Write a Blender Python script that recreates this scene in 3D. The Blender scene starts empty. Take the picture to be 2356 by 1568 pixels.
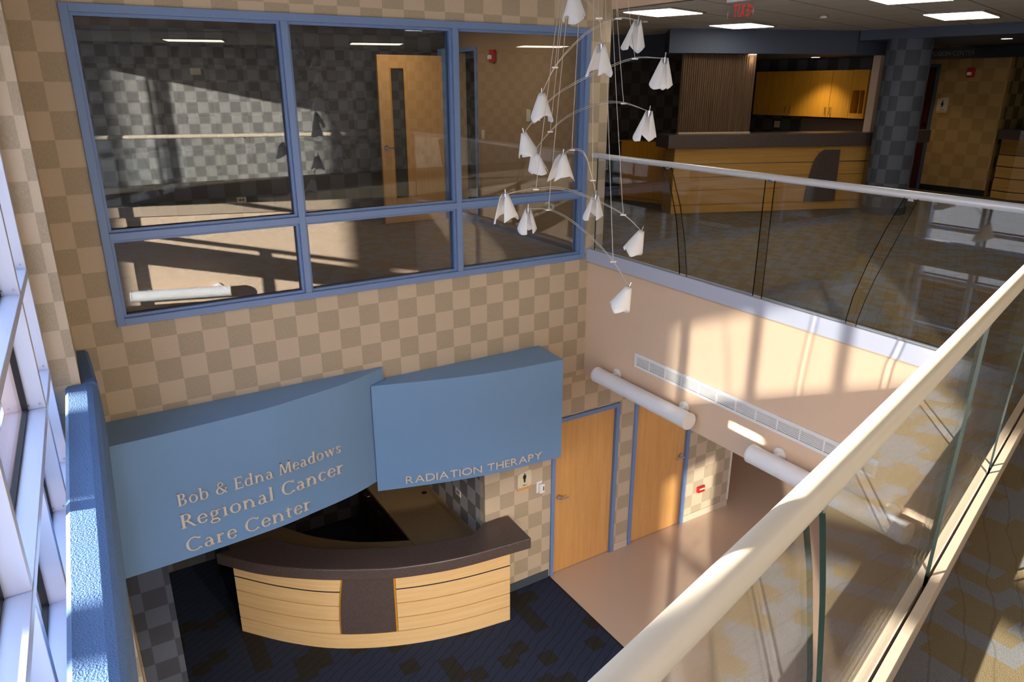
import bpy, bmesh, math, random
from mathutils import Vector, Matrix
random.seed(7)
S = bpy.context.scene
COL = S.collection

# ------------------------------------------------------------------ camera
FPX, CAM, YAW, PITCH = 1680.88, Vector((-4.9146, -6.3597, 1.7708)), 0.5527, 0.3361
PXW, PXH = 2356, 1568
fw = Vector((math.sin(YAW)*math.cos(PITCH), math.cos(YAW)*math.cos(PITCH), -math.sin(PITCH)))
rt = Vector((math.cos(YAW), -math.sin(YAW), 0))
up = rt.cross(fw)
cd = bpy.data.cameras.new('camera'); cam = bpy.data.objects.new('camera', cd); COL.objects.link(cam)
cd.sensor_width = 36; cd.sensor_fit = 'HORIZONTAL'; cd.lens = FPX/PXW*36; cd.clip_start = 0.02; cd.clip_end = 300
cam.matrix_world = Matrix(((rt.x, up.x, -fw.x, CAM.x), (rt.y, up.y, -fw.y, CAM.y), (rt.z, up.z, -fw.z, CAM.z), (0, 0, 0, 1)))
S.camera = cam

# ------------------------------------------------------------------ sky, sun, exposure
S.view_settings.view_transform = 'Standard'; S.view_settings.look = 'None'
S.view_settings.exposure = 2.15; S.view_settings.gamma = 1.0; S.view_settings.use_curve_mapping = False
S.cycles.use_denoising = True; S.cycles.max_bounces = 9; S.cycles.diffuse_bounces = 5; S.cycles.glossy_bounces = 4
S.cycles.transparent_max_bounces = 24; S.cycles.sample_clamp_indirect = 6.0
S.cycles.caustics_reflective = False; S.cycles.caustics_refractive = False
SKY = 1.2
w = bpy.data.worlds.new('sky'); S.world = w; w.use_nodes = True
nt = w.node_tree; nt.nodes.clear()
wo = nt.nodes.new('ShaderNodeOutputWorld'); wb = nt.nodes.new('ShaderNodeBackground')
tc = nt.nodes.new('ShaderNodeTexCoord'); sx = nt.nodes.new('ShaderNodeSeparateXYZ'); cr = nt.nodes.new('ShaderNodeValToRGB')
cr.color_ramp.elements[0].position = 0.0; cr.color_ramp.elements[0].color = (0.80, 0.84, 0.92, 1)
cr.color_ramp.elements[1].position = 0.7; cr.color_ramp.elements[1].color = (0.42, 0.58, 0.95, 1)
nt.links.new(tc.outputs['Generated'], sx.inputs[0]); nt.links.new(sx.outputs['Z'], cr.inputs[0])
nt.links.new(cr.outputs[0], wb.inputs[0]); nt.links.new(wb.outputs[0], wo.inputs[0]); wb.inputs[1].default_value = SKY
def sun(name, d, e, colour, ang):
    l = bpy.data.lights.new(name, 'SUN'); l.energy = e; l.color = colour; l.angle = math.radians(ang)
    o = bpy.data.objects.new(name, l); COL.objects.link(o); o.location = (-30, -20, 14)
    o.rotation_euler = Vector(d).to_track_quat('-Z', 'Y').to_euler(); return o
SUN1 = (0.72, 0.69, -0.212)
sun('sun', SUN1, 1.75, (1.0, 0.88, 0.74), 0.53)
# low sun thrown back by the glass of the building across the court
SUN2 = (0.97, -0.25, -0.20)
sun('sun_from_court', SUN2, 12.0, (1.0, 0.93, 0.82), 0.53)

# ------------------------------------------------------------------ helpers
def V(*a): return Vector(a)
class MB:
    def __init__(s): s.v = []; s.f = []; s.smooth = []
    def add(s, vs, fs, sm=False):
        b = len(s.v); s.v += [tuple(p) for p in vs]
        for f in fs: s.f.append([b+i for i in f]); s.smooth.append(sm)
        return s
    def box(s, a, b):
        x0, y0, z0 = [min(p, q) for p, q in zip(a, b)]; x1, y1, z1 = [max(p, q) for p, q in zip(a, b)]
        return s.add([(x0,y0,z0),(x1,y0,z0),(x1,y1,z0),(x0,y1,z0),(x0,y0,z1),(x1,y0,z1),(x1,y1,z1),(x0,y1,z1)],
              [(0,3,2,1),(4,5,6,7),(0,1,5,4),(1,2,6,5),(2,3,7,6),(3,0,4,7)])
    def hexa(s, p):   # 4 bottom, 4 top
        return s.add(p, [(0,3,2,1),(4,5,6,7),(0,1,5,4),(1,2,6,5),(2,3,7,6),(3,0,4,7)])
    def prism(s, poly, z0, z1, sm=False):
        n = len(poly)
        if sum(poly[i][0]*poly[(i+1)%n][1]-poly[(i+1)%n][0]*poly[i][1] for i in range(n)) < 0: poly = poly[::-1]
        vs = [(x, y, z0) for x, y in poly]+[(x, y, z1) for x, y in poly]
        s.add(vs, [tuple(range(n-1, -1, -1)), tuple(range(n, 2*n))])
        s.add(vs, [(i, (i+1)%n, n+(i+1)%n, n+i) for i in range(n)], sm); return s
    def strip(s, outer, inner, z0, z1):  # band between two polylines of equal length
        n = len(outer); vs = []
        for (a, b) in zip(outer, inner): vs += [(a[0],a[1],z0),(b[0],b[1],z0),(b[0],b[1],z1),(a[0],a[1],z1)]
        fs = []
        for i in range(n-1):
            a = 4*i; b = a+4
            fs += [(a,b,b+1,a+1),(a+1,b+1,b+2,a+2),(a+2,b+2,b+3,a+3),(a+3,b+3,b,a)]
        fs += [(0,1,2,3),(4*n-1,4*n-2,4*n-3,4*n-4)]
        return s.add(vs, fs)
    def tube(s, pts, r, n=8, caps=True, sm=True):
        pts = [Vector(p) for p in pts]; rings = []
        d0 = (pts[1]-pts[0]).normalized(); ref = V(0,0,1) if abs(d0.z) < .9 else V(1,0,0)
        u = d0.cross(ref).normalized()
        for i, p in enumerate(pts):
            d = (pts[min(i+1,len(pts)-1)]-pts[max(i-1,0)]).normalized()
            u = (u-d*u.dot(d)).normalized(); v = d.cross(u); rr = r[i] if isinstance(r, (list,tuple)) else r
            rings += [p+(u*math.cos(2*math.pi*k/n)+v*math.sin(2*math.pi*k/n))*rr for k in range(n)]
        s.add(rings, [(i*n+k, i*n+(k+1)%n, (i+1)*n+(k+1)%n, (i+1)*n+k) for i in range(len(pts)-1) for k in range(n)], sm)
        if caps:
            m = (len(pts)-1)*n
            s.add(rings[:n], [tuple(range(n-1,-1,-1))]); s.add(rings[m:m+n], [tuple(range(n))])
        return s
    def frame3(s, poly, o, e1, e2, e3, depth):  # polygon in plane (e1,e2) at o, extruded along e3
        n = len(poly)
        if sum(poly[i][0]*poly[(i+1)%n][1]-poly[(i+1)%n][0]*poly[i][1] for i in range(n)) < 0: poly = poly[::-1]
        a = [o+e1*x+e2*y for x, y in poly]; b = [p+e3*depth for p in a]
        return s.add(a+b, [tuple(range(n-1,-1,-1)), tuple(range(n,2*n))]+[(i,(i+1)%n,n+(i+1)%n,n+i) for i in range(n)])
ORG = {}
def obj(name, mb, mat, parent=None, bevel=0, kind=None, label=None):
    if parent is not None: o0 = ORG[parent.name]
    else:
        xs = [p[0] for p in mb.v]; ys = [p[1] for p in mb.v]; zs = [p[2] for p in mb.v]
        o0 = V((min(xs)+max(xs))/2, (min(ys)+max(ys))/2, min(zs))
    me = bpy.data.meshes.new(name)
    me.from_pydata([(p[0]-o0.x, p[1]-o0.y, p[2]-o0.z) for p in mb.v], [], mb.f); me.update()
    bm = bmesh.new(); bm.from_mesh(me)
    if bevel or any(mb.smooth): bmesh.ops.remove_doubles(bm, verts=bm.verts, dist=1e-5)
    bmesh.ops.recalc_face_normals(bm, faces=bm.faces)
    bm.to_mesh(me); bm.free()
    o = bpy.data.objects.new(name, me); COL.objects.link(o); ORG[o.name] = o0
    if any(mb.smooth):
        me.polygons.foreach_set('use_smooth', [True]*len(me.polygons))
        m = o.modifiers.new('edge', 'EDGE_SPLIT'); m.split_angle = math.radians(38)
    me.materials.append(mat)
    if bevel:
        m = o.modifiers.new('bevel', 'BEVEL'); m.width = bevel; m.segments = 2; m.limit_method = 'ANGLE'
    if parent is None: o.location = o0
    else: o.parent = parent
    if kind: o['kind'] = kind
    if label: o['label'] = label
    return o
def thing(name, loc, label, cat, group=None, kind=None):
    o = bpy.data.objects.new(name, None); COL.objects.link(o); o.location = loc; ORG[o.name] = Vector(loc)
    o.empty_display_size = .1; tag(o, label, cat, group, kind); return o
def tag(o, label, cat, group=None, kind=None):
    o['label'] = label; o['category'] = cat
    if group: o['group'] = group
    if kind: o['kind'] = kind
    return o
def struct(name, mb, mat, label, cat, bevel=0):
    return tag(obj(name, mb, mat, bevel=bevel), label, cat, kind='structure')
def catmull(pts, n=8):
    pts = [Vector((p[0], p[1], p[2] if len(p) > 2 else 0)) for p in pts]; out = []
    P = [pts[0]*2-pts[1]]+pts+[pts[-1]*2-pts[-2]]
    for i in range(1, len(P)-2):
        a, b, c, d = P[i-1:i+3]
        for k in range(n):
            t = k/n
            out.append(.5*((2*b)+(c-a)*t+(2*a-5*b+4*c-d)*t*t+(3*b-a-3*c+d)*t**3))
    out.append(pts[-1]); return out
def ray(px, py): return (fw+rt*((px-PXW/2)/FPX)-up*((py-PXH/2)/FPX)).normalized()
def at(px, py, t): return CAM+ray(px, py)*t        # a photograph point at t metres from the lens

# ------------------------------------------------------------------ materials
def srgb(r, g, b):
    f = lambda c: (c/255/12.92 if c/255 <= .04045 else ((c/255+.055)/1.055)**2.4)
    return (f(r), f(g), f(b), 1)
class M:
    def __init__(s, name):
        s.m = bpy.data.materials.new(name); s.m.use_nodes = True; s.t = s.m.node_tree; s.t.nodes.clear()
        s.out = s.n('OutputMaterial'); s.L = s.t.links.new
    def n(s, typ, **k):
        x = s.t.nodes.new('ShaderNode'+typ)
        for a, b in k.items(): setattr(x, a, b)
        return x
    def math(s, op, a, b=None, c=None):
        x = s.n('Math', operation=op)
        for i, q in enumerate((a, b, c)):
            if q is None: continue
            if isinstance(q, (int, float)): x.inputs[i].default_value = q
            else: s.L(q, x.inputs[i])
        return x.outputs[0]
    def mix(s, f, a, b, blend='MIX'):
        x = s.n('Mix', data_type='RGBA', blend_type=blend)
        for sock, q in ((x.inputs[0], f), (x.inputs[6], a), (x.inputs[7], b)):
            if isinstance(q, (int, float, tuple)): sock.default_value = q
            else: s.L(q, sock)
        return x.outputs[2]
    def noise(s, vec, scale, detail=3, rough=.5):
        x = s.n('TexNoise'); x.inputs['Scale'].default_value = scale; x.inputs['Detail'].default_value = detail
        x.inputs['Roughness'].default_value = rough
        if vec is not None: s.L(vec, x.inputs['Vector'])
        return x.outputs[0]
    def scale(s, vec, sc, rot=(0,0,0)):
        x = s.n('Mapping'); x.inputs['Scale'].default_value = sc; x.inputs['Rotation'].default_value = rot; s.L(vec, x.inputs[0]); return x.outputs[0]
    def pos(s): return s.n('NewGeometry').outputs['Position']
    def bsdf(s, col, rough=.6, metal=0, spec=.5, bump=None, bd=.002, trans=None):
        b = s.n('BsdfPrincipled')
        for sock, q in (('Base Color', col), ('Roughness', rough), ('Metallic', metal), ('Specular IOR Level', spec)):
            if isinstance(q, (int, float, tuple)): b.inputs[sock].default_value = q
            else: s.L(q, b.inputs[sock])
        if bump is not None:
            bn = s.n('Bump'); bn.inputs['Distance'].default_value = bd; s.L(bump, bn.inputs['Height']); s.L(bn.outputs[0], b.inputs['Normal'])
        s.L(b.outputs[0], s.out.inputs[0]); return s.m
def plain(name, col, rough=.6, metal=0, spec=.4, var=.06, sc=14, bump=0):
    m = M(name); p = m.pos(); nz = m.noise(p, sc, 4)
    c = m.mix(nz, tuple(x*(1-var) for x in col[:3])+(1,), tuple(min(1, x*(1+var)) for x in col[:3])+(1,))
    return m.bsdf(c, rough, metal, spec, m.noise(p, 160, 2) if bump else None, bump or .001)
def checker(name, light, dark, ou, ov, t=.1977, col=False, rough=.8):
    m = M(name); g = m.n('NewGeometry'); sp = m.n('SeparateXYZ'); m.L(g.outputs['Position'], sp.inputs[0])
    if col:
        to = m.n('TexCoord'); s2 = m.n('SeparateXYZ'); m.L(to.outputs['Object'], s2.inputs[0])
        u = m.math('MULTIPLY', m.math('ARCTAN2', s2.outputs[1], s2.outputs[0]), col)
    else:
        sn = m.n('SeparateXYZ'); m.L(g.outputs['True Normal'], sn.inputs[0])
        ax = m.math('GREATER_THAN', m.math('ABSOLUTE', sn.outputs[0]), .7)
        u = m.math('ADD', m.math('MULTIPLY', sp.outputs[1], ax), m.math('MULTIPLY', sp.outputs[0], m.math('SUBTRACT', 1.0, ax)))
    fu = m.math('FLOOR', m.math('DIVIDE', m.math('SUBTRACT', u, ou), t)); fv = m.math('FLOOR', m.math('DIVIDE', m.math('SUBTRACT', sp.outputs[2], ov), t))
    par = m.math('FLOORED_MODULO', m.math('ADD', fu, fv), 2.0)
    c = m.mix(par, dark, light)
    fine = m.noise(m.scale(g.outputs['Position'], (60, 60, 260)), 1.0, 3)
    fine2 = m.noise(m.scale(g.outputs['Position'], (260, 260, 40)), 1.0, 2)
    amt = m.math('MULTIPLY', m.math('ADD', fine, fine2), .5)
    c = m.mix(m.math('MULTIPLY', m.math('SUBTRACT', amt, .32), m.math('ADD', .3, m.math('MULTIPLY', m.math('SUBTRACT', 1.0, par), .5))), c, (.03, .025, .02, 1))
    return m.bsdf(c, rough, 0, .25)
def wood(name, a, b, axis='z', sc=1.0, rough=.4, spec=.4):
    m = M(name); p = m.pos()
    st = {'z': (26*sc, 26*sc, 1.3*sc), 'x': (1.2*sc, 1.2*sc, 30*sc)}[axis]
    n1 = m.noise(m.scale(p, st), 1.0, 5, .6); n2 = m.noise(m.scale(p, tuple(q*6 for q in st)), 1.0, 2)
    r = m.n('ValToRGB'); r.color_ramp.elements[0].position = .3; r.color_ramp.elements[1].position = .72
    m.L(m.math('ADD', m.math('MULTIPLY', n1, .75), m.math('MULTIPLY', n2, .25)), r.inputs[0])
    return m.bsdf(m.mix(r.outputs[0], a, b), rough, 0, spec)
def glass(name, tint=(.93, .97, .95, 1), ior=1.5, gain=1.0):
    m = M(name); tr = m.n('BsdfTransparent'); tr.inputs[0].default_value = tint
    gl = m.n('BsdfGlossy'); gl.inputs['Roughness'].default_value = 0.0; gl.inputs[0].default_value = (1, 1, 1, 1)
    lw = m.n('LayerWeight'); lw.inputs[0].default_value = .5; r0 = ((ior-1)/(ior+1))**2
    f = m.math('MINIMUM', m.math('MULTIPLY', m.math('ADD', r0, m.math('MULTIPLY', m.math('POWER', lw.outputs['Facing'], 5.0), 1-r0)), gain), 1.0)
    mx = m.n('MixShader'); m.L(f, mx.inputs[0]); m.L(tr.outputs[0], mx.inputs[1]); m.L(gl.outputs[0], mx.inputs[2])
    m.L(mx.outputs[0], m.out.inputs[0]); return m.m
def emit(name, col, s):
    m = M(name); e = m.n('Emission'); e.inputs[0].default_value = col; e.inputs[1].default_value = s; m.L(e.outputs[0], m.out.inputs[0]); return m.m
def carpet(name, A, B, line, cell=(.17, .17), gold_bias=.5, wav=.5):
    m = M(name); p = m.pos(); sp = m.n('SeparateXYZ'); m.L(p, sp.inputs[0])
    wob = m.noise(m.scale(p, (9, 9, 9)), 1.0, 2)
    x = m.math('DIVIDE', m.math('ADD', sp.outputs[0], m.math('MULTIPLY', wob, .02)), cell[0])
    y = m.math('DIVIDE', m.math('ADD', sp.outputs[1], m.math('MULTIPLY', wob, .02)), cell[1])
    fx = m.math('FLOOR', x); off = m.math('MULTIPLY', m.math('FLOORED_MODULO', fx, 2.0), .5)
    fy = m.math('FLOOR', m.math('ADD', y, off))
    cv = m.n('CombineXYZ'); m.L(fx, cv.inputs[0]); m.L(fy, cv.inputs[1])
    wn = m.n('TexWhiteNoise', noise_dimensions='2D'); m.L(cv.outputs[0], wn.inputs['Vector'])
    k = m.math('GREATER_THAN', wn.outputs[0], gold_bias)
    c = m.mix(k, A, B)
    wv = m.n('TexWave', wave_type='BANDS', bands_direction='Y'); wv.inputs['Scale'].default_value = 3.4; wv.inputs['Distortion'].default_value = 2.6; wv.inputs['Detail'].default_value = 2
    wv.inputs['Detail Scale'].default_value = 1.3; m.L(m.scale(p, (1.0, 1.0, 1.0), (0, 0, -.5)), wv.inputs['Vector'])
    ln = m.math('GREATER_THAN', wv.outputs['Fac'], .985)
    c = m.mix(m.math('MULTIPLY', ln, wav), c, line)
    pile = m.noise(m.scale(p, (1, 1, 1)), 330, 2); pile2 = m.noise(m.scale(p, (140, 500, 1)), 1, 2)
    c = m.mix(m.math('MULTIPLY', m.math('ADD', pile, pile2), .55), c, (0.02, .018, .015, 1))
    return m.bsdf(c, .95, 0, .1, pile, .004)

WALLPAPER = checker('fabric_checker_wallpaper', srgb(206, 188, 162), srgb(188, 172, 146), -.113, -.1814)
WALLPAPER2 = checker('fabric_checker_wallpaper_lower', srgb(206, 188, 162), srgb(188, 172, 146), -1.157, -2.502)
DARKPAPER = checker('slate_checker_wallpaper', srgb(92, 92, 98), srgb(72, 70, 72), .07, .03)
COLPAPER = checker('slate_checker_on_column', srgb(98, 104, 118), srgb(80, 84, 94), 0, .05, col=.29, t=.1980)
GREYPAPER = checker('grey_checker_wallpaper', srgb(226, 222, 216), srgb(186, 182, 178), .03, -.11)
TANPAINT = plain('tan_wall_paint', srgb(228, 199, 171), .75, var=.02)
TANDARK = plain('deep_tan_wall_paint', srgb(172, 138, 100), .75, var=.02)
WHITEPAINT = plain('white_paint', srgb(225, 222, 215), .6, var=.02)
BLUEFRAME = plain('blue_enamel', srgb(116, 142, 186), .42, spec=.45, var=.02)
BLUESIGN = plain('blue_sign_paint', srgb(118, 155, 192), .5, var=.015)
SLATEPAINT = plain('slate_blue_paint', srgb(78, 88, 108), .6, var=.03)
m_ = M('blue_stucco'); p_ = m_.pos()
BLUESTUCCO = m_.bsdf(m_.mix(m_.noise(p_, 90, 3), srgb(88, 118, 160), srgb(104, 134, 176)), .75, 0, .3, m_.noise(p_, 120, 3), .006)
ALU = plain('pale_anodised_aluminium', srgb(205, 210, 228), .42, metal=.35, spec=.5, var=.015)
GASKET = plain('black_gasket', srgb(28, 26, 30), .6)
CURB = plain('sky_tinted_metal_cladding', srgb(190, 196, 216), .38, metal=.0, var=.02)  # blue skylight put into the colour of the far curb
RAILM = plain('brushed_rail', srgb(228, 229, 234), .3, metal=.25, var=.02)
RAILW = plain('cream_rail_enamel', srgb(232, 216, 190), .36, metal=.0, spec=.5, var=.02)
BEIGEM = plain('beige_metal', srgb(206, 184, 160), .4, metal=.2, var=.02)  # on the near curb, warm light put into the metal's colour
SLOT = plain('dark_rubber_slot', srgb(60, 54, 48), .5)
GLASS = glass('clear_glass', (.975, .988, .98, 1), 1.5, 1.35)
WGLASS = glass('window_glass', (.86, .88, .90, 1), 1.5, 1.5)
CGLASS = glass('outer_glass', (.95, .97, .98, 1), 1.4)
GEDGE = plain('green_glass_edge', srgb(3, 9, 6), .4, spec=.12)
DOORW = wood('maple_door_veneer', srgb(224, 172, 108), srgb(206, 150, 84), 'z', 1.0, .42)
CABW = wood('honey_maple_veneer', srgb(222, 158, 50), srgb(204, 138, 36), 'z', 1.3, .45)
DESKW = wood('pale_maple_boards', srgb(240, 204, 148), srgb(226, 184, 124), 'x', 1.0, .4)
CTRW = wood('golden_maple_boards', srgb(205, 158, 88), srgb(182, 134, 66), 'x', 1.0, .4)
REDW = wood('dark_red_wood', srgb(84, 40, 26), srgb(64, 28, 18), 'z', 1.4, .4)
m_ = M('brown_granite'); p_ = m_.pos()
GRANITE = m_.bsdf(m_.mix(m_.math('GREATER_THAN', m_.noise(p_, 210, 2), .52), srgb(72, 60, 56), srgb(104, 90, 86)), .32, 0, .45)
m_ = M('mottled_laminate'); p_ = m_.pos()
LAMINATE = m_.bsdf(m_.mix(m_.noise(p_, 34, 6, .7), srgb(150, 124, 88), srgb(178, 152, 112)), .4, 0, .4)
m_ = M('grooved_bark_panel'); p_ = m_.pos()
g1 = m_.noise(m_.scale(p_, (70, 70, 2.2)), 1, 3); 
BARK = m_.bsdf(m_.mix(g1, srgb(52, 36, 26), srgb(128, 100, 76)), .7, 0, .3, g1, .01)
CHROME = plain('satin_chrome', srgb(200, 200, 204), .2, metal=1, var=.02)
LETTERM = plain('satin_aluminium_letters', srgb(226, 214, 198), .45, metal=.15, var=.03)
IVORY = plain('ivory_plastic', srgb(222, 212, 184), .45)
WHITEP = plain('white_plastic', srgb(240, 238, 236), .4)
BLACKP = plain('black_print', srgb(30, 28, 26), .6)
REDP = plain('red_plastic', srgb(190, 32, 26), .4)
DIFF = plain('frosted_acrylic', srgb(240, 240, 244), .28, spec=.5, var=.03)
CEILT = plain('ceiling_tile', srgb(214, 208, 196), .85, var=.04, sc=60)
GRIDM = plain('ceiling_grid', srgb(150, 144, 134), .6)
LIGHTP = emit('lit_panel', (1.0, .90, .74, 1), 1.75)
SPOTG = emit('lit_downlight', (1.0, .85, .62, 1), 4.0)
CARPET = carpet('gold_and_slate_carpet', srgb(158, 136, 100), srgb(154, 150, 150), srgb(112, 94, 66), (.085, .11), .52, .38)
NAVY = carpet('navy_carpet', srgb(64, 62, 58), srgb(62, 76, 108), srgb(26, 30, 46), (.19, .19), .24, .8)
m_ = M('pink_beige_vinyl'); p_ = m_.pos()
VINYL = m_.bsdf(m_.mix(m_.noise(p_, 120, 4, .7), srgb(202, 176, 153), srgb(212, 188, 166)), .13, 0, .6)
m_ = M('red_brick'); p_ = m_.pos(); bt = m_.n('TexBrick'); bt.inputs['Scale'].default_value = 1.0
bt.inputs['Brick Width'].default_value = .21; bt.inputs['Row Height'].default_value = .072; bt.inputs['Mortar Size'].default_value = .006
bt.inputs['Color1'].default_value = srgb(150, 92, 70); bt.inputs['Color2'].default_value = srgb(128, 76, 60); bt.inputs['Mortar'].default_value = srgb(178, 166, 152)
s_ = m_.n('SeparateXYZ'); m_.L(p_, s_.inputs[0]); cv_ = m_.n('CombineXYZ'); m_.L(m_.math('ADD', s_.outputs[0], s_.outputs[1]), cv_.inputs[0]); m_.L(s_.outputs[2], cv_.inputs[1])
m_.L(cv_.outputs[0], bt.inputs['Vector']); BRICK = m_.bsdf(bt.outputs[0], .85, 0, .2)
LIGHTQ = emit('added_lit_panel', (1.0, .88, .70, 1), 2.6)
STONE = plain('pale_bounce_face', srgb(226, 218, 204), .8, var=.05)  # pale so the added court block bounces skylight indoors
PAVE = plain('pale_paving', srgb(206, 200, 190), .9, var=.08)
m_ = M('white_paper'); df = m_.n('BsdfDiffuse'); df.inputs[0].default_value = (.93, .93, .94, 1); tl = m_.n('BsdfTranslucent'); tl.inputs[0].default_value = (.93, .93, .92, 1)
mx_ = m_.n('MixShader'); mx_.inputs[0].default_value = .4; m_.L(df.outputs[0], mx_.inputs[1]); m_.L(tl.outputs[0], mx_.inputs[2]); m_.L(mx_.outputs[0], m_.out.inputs[0]); PAPER = m_.m
WIRE = plain('pale_wire', srgb(196, 188, 174), .4, metal=.3)

# ------------------------------------------------------------------ the shell
F0, ZS, XC, TOP, CE = -4.0935, -1.43, -5.17, 3.6, 2.5
def yr(x): return -4.53+.294*x                       # line of the nearer railing
RE = V(1, .294, 0).normalized(); RN = V(-.294, 1, 0).normalized()
def wall_y(y0, y1, x0, x1, z0, z1, holes=()):
    return cut(x0, x1, z0, z1, holes, lambda a, b, c, d: ((a, y0, c), (b, y1, d)))
def wall_x(xa, xb, y0, y1, z0, z1, holes=()):
    return cut(y0, y1, z0, z1, holes, lambda a, b, c, d: ((xa, a, c), (xb, b, d)))
def cut(u0, u1, z0, z1, holes, f):
    us = sorted({u0, u1, *[h[0] for h in holes], *[h[1] for h in holes]}); zs = sorted({z0, z1, *[h[2] for h in holes], *[h[3] for h in holes]})
    us = [u for u in us if u0 <= u <= u1]; zs = [z for z in zs if z0 <= z <= z1]; mb = MB()
    for j in range(len(zs)-1):
        run = None
        for i in range(len(us)):
            ok = i < len(us)-1 and not any(h[0] <= us[i] < h[1] and h[2] <= zs[j] < h[3] for h in holes)
            if ok and run is None: run = us[i]
            if not ok and run is not None: mb.box(*f(run, us[i], zs[j], zs[j+1])); run = None
    return mb
struct('wall_back', wall_y(0, .12, -5.0, .2, ZS, TOP, [(-4.685, -.062, -.04, 2.316)]), WALLPAPER, 'checkered fabric wall around the blue framed interior window', 'wall')
struct('wall_back_lower', wall_y(0, .12, -5.0, 2.73, F0, ZS, [(-4.65, -1.355, F0, -2.05), (-.44, .585, F0, -1.925), (.827, 1.843, F0, -1.925)]), WALLPAPER2, 'checkered fabric wall around the two lower wooden doors', 'wall')
struct('wall_left', MB().box((-5.36, -.78, F0), (-5.0, .0, TOP)), WALLPAPER, 'checkered pier between the outer windows and the checkered wall', 'wall')
struct('wall_right', MB().box((0, -4.56, ZS), (.12, 0, -.07)), TANPAINT, 'smooth tan wall under the far railing', 'wall')
a, b = V(XC, yr(XC), 0), V(-.02, yr(-.02), 0)
def rail_strip(n0, n1, z0, z1, xa=XC, xb=0.0):
    pa, pb = V(xa, yr(xa), 0), V(xb, yr(xb), 0)
    return [(p+RN*n).to_2d()[:] for p, n in ((pa, n0), (pb, n0), (pb, n1), (pa, n1))], z0, z1
struct('wall_near', MB().prism(*rail_strip(-.12, 0.0, ZS, -.07)), TANPAINT, 'tan wall under the nearer railing', 'wall')
struct('wall_right_upper', MB().box((.2, -4.4, CE), (.3, .1, TOP)), TANPAINT, 'tan wall above the lobby ceiling edge', 'wall')
struct('wall_near_upper', MB().prism(*rail_strip(-.2, -.1, CE, TOP)), TANPAINT, 'tan wall above the near side ceiling edge', 'wall')
struct('ceiling_1', MB().prism([(-5.4, -6.3), (.25, -4.6), (.25, .12), (-5.4, .12)], TOP, TOP+.05), WHITEPAINT, 'white ceiling high over the stairwell opening', 'ceiling')
# upper floors
up_poly = [(XC, -9.1), (10, -9.1), (10, 4), (.1, 4), (.1, -4.5), (.02, yr(.02)-.03), (XC, yr(XC)-.03)]
struct('floor_1', MB().prism(up_poly, -.06, 0), CARPET, 'gold and slate patterned carpet of the upper floor', 'floor')
struct('floor_2', MB().prism([(XC, .122), (.1, .122), (.1, 3.6), (XC, 3.6)], -.12, -.05), CARPET, 'patterned carpet inside the room behind the window', 'floor')
struct('ceiling_2', MB().box((.1, -4.5, ZS), (9, .12, ZS+.05)), WHITEPAINT, 'white ceiling under the upper lobby', 'ceiling')
struct('ceiling_6', MB().prism([(XC, -9.1), (9, -9.1), (9, -4.45), (.02, -4.45), (.02, yr(.02)-.12), (XC, yr(XC)-.12)], -.74, -.70), WHITEPAINT, 'white ceiling under the near side', 'ceiling')
struct('wall_step', MB().box((.12, -4.5, ZS), (9, -4.46, -.74)), TANPAINT, 'tan step between the two lower ceilings', 'wall')
struct('ceiling_3', MB().prism([(XC, .12), (10, .12), (10, 4), (XC, 4)], ZS-.06, ZS-.01), WHITEPAINT, 'white ceiling over the back of the lower floor', 'ceiling')
# lobby ceiling with a grid that runs along the nearer railing
m = M('lay_in_ceiling'); p = m.scale(m.pos(), (1, 1, 1), (0, 0, -math.atan(.294))); sp = m.n('SeparateXYZ'); m.L(p, sp.inputs[0])
def gl_(c, s, o, wd): return m.math('LESS_THAN', m.math('FLOORED_MODULO', m.math('ADD', c, o), s), wd)
seam = m.math('MAXIMUM', gl_(sp.outputs[1], .6, 1.75, .022), gl_(sp.outputs[0], .6, .2, .012))
LAYIN = m.bsdf(m.mix(seam, m.mix(m.noise(m.pos(), 90, 3), srgb(206, 200, 188), srgb(218, 212, 202)), srgb(150, 142, 130)), .85, 0, .2)
struct('ceiling_4', MB().prism([(XC, -9.1), (10, -9.1), (10, 4), (.26, 4), (.26, -4.47), (XC, yr(XC)-.12)], CE, CE+.05), LAYIN, 'tiled ceiling over the upper lobby', 'ceiling')
struct('ceiling_5', MB().box((XC, .12, CE), (.1, 3.55, CE+.05)), LAYIN, 'tiled ceiling of the room behind the window', 'ceiling')
# lower floor
struct('floor', MB().box((-.44, -9.1, F0-.1), (9, 4, F0)), VINYL, 'glossy pink beige vinyl floor of the lower level', 'floor')
struct('floor_3', MB().box((XC, -9.1, F0-.1), (-.46, 4, F0)), NAVY, 'dark navy patterned carpet of the lower level', 'floor')
struct('trim_1', MB().box((-.46, -9.1, F0-.1), (-.44, -.0, F0+.004)), GASKET, 'dark edging strip between the navy carpet and the vinyl', 'trim')
# walls of the near side and the far ends
struct('wall_behind', wall_y(-9.2, -9.1, XC, 10, 0, CE), GREYPAPER, 'grey checkered wall at the far end of the near side', 'wall')
struct('wall_behind_lower', wall_y(-9.2, -9.1, XC, 9, F0, ZS), TANPAINT, 'tan wall at the end of the lower level', 'wall')
struct('wall_lower_end', MB().box((9, -9.2, F0), (9.1, 4, ZS)), TANDARK, 'tan end wall of the lower corridor', 'wall')
struct('wall_lower_far', MB().box((-5.3, 4.0, F0), (9, 4.1, ZS)), TANDARK, 'tan wall closing the back of the lower level', 'wall')
struct('wall_lower_corridor', MB().box((2.73, .12, F0), (2.85, 4, ZS-.06)), TANDARK, 'tan wall turning into the lower corridor', 'wall')
struct('trim_2', MB().box((2.715, -.012, F0+.1), (2.745, 0, ZS)), WHITEPAINT, 'white corner bead at the end of the lower checkered wall', 'trim')
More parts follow.
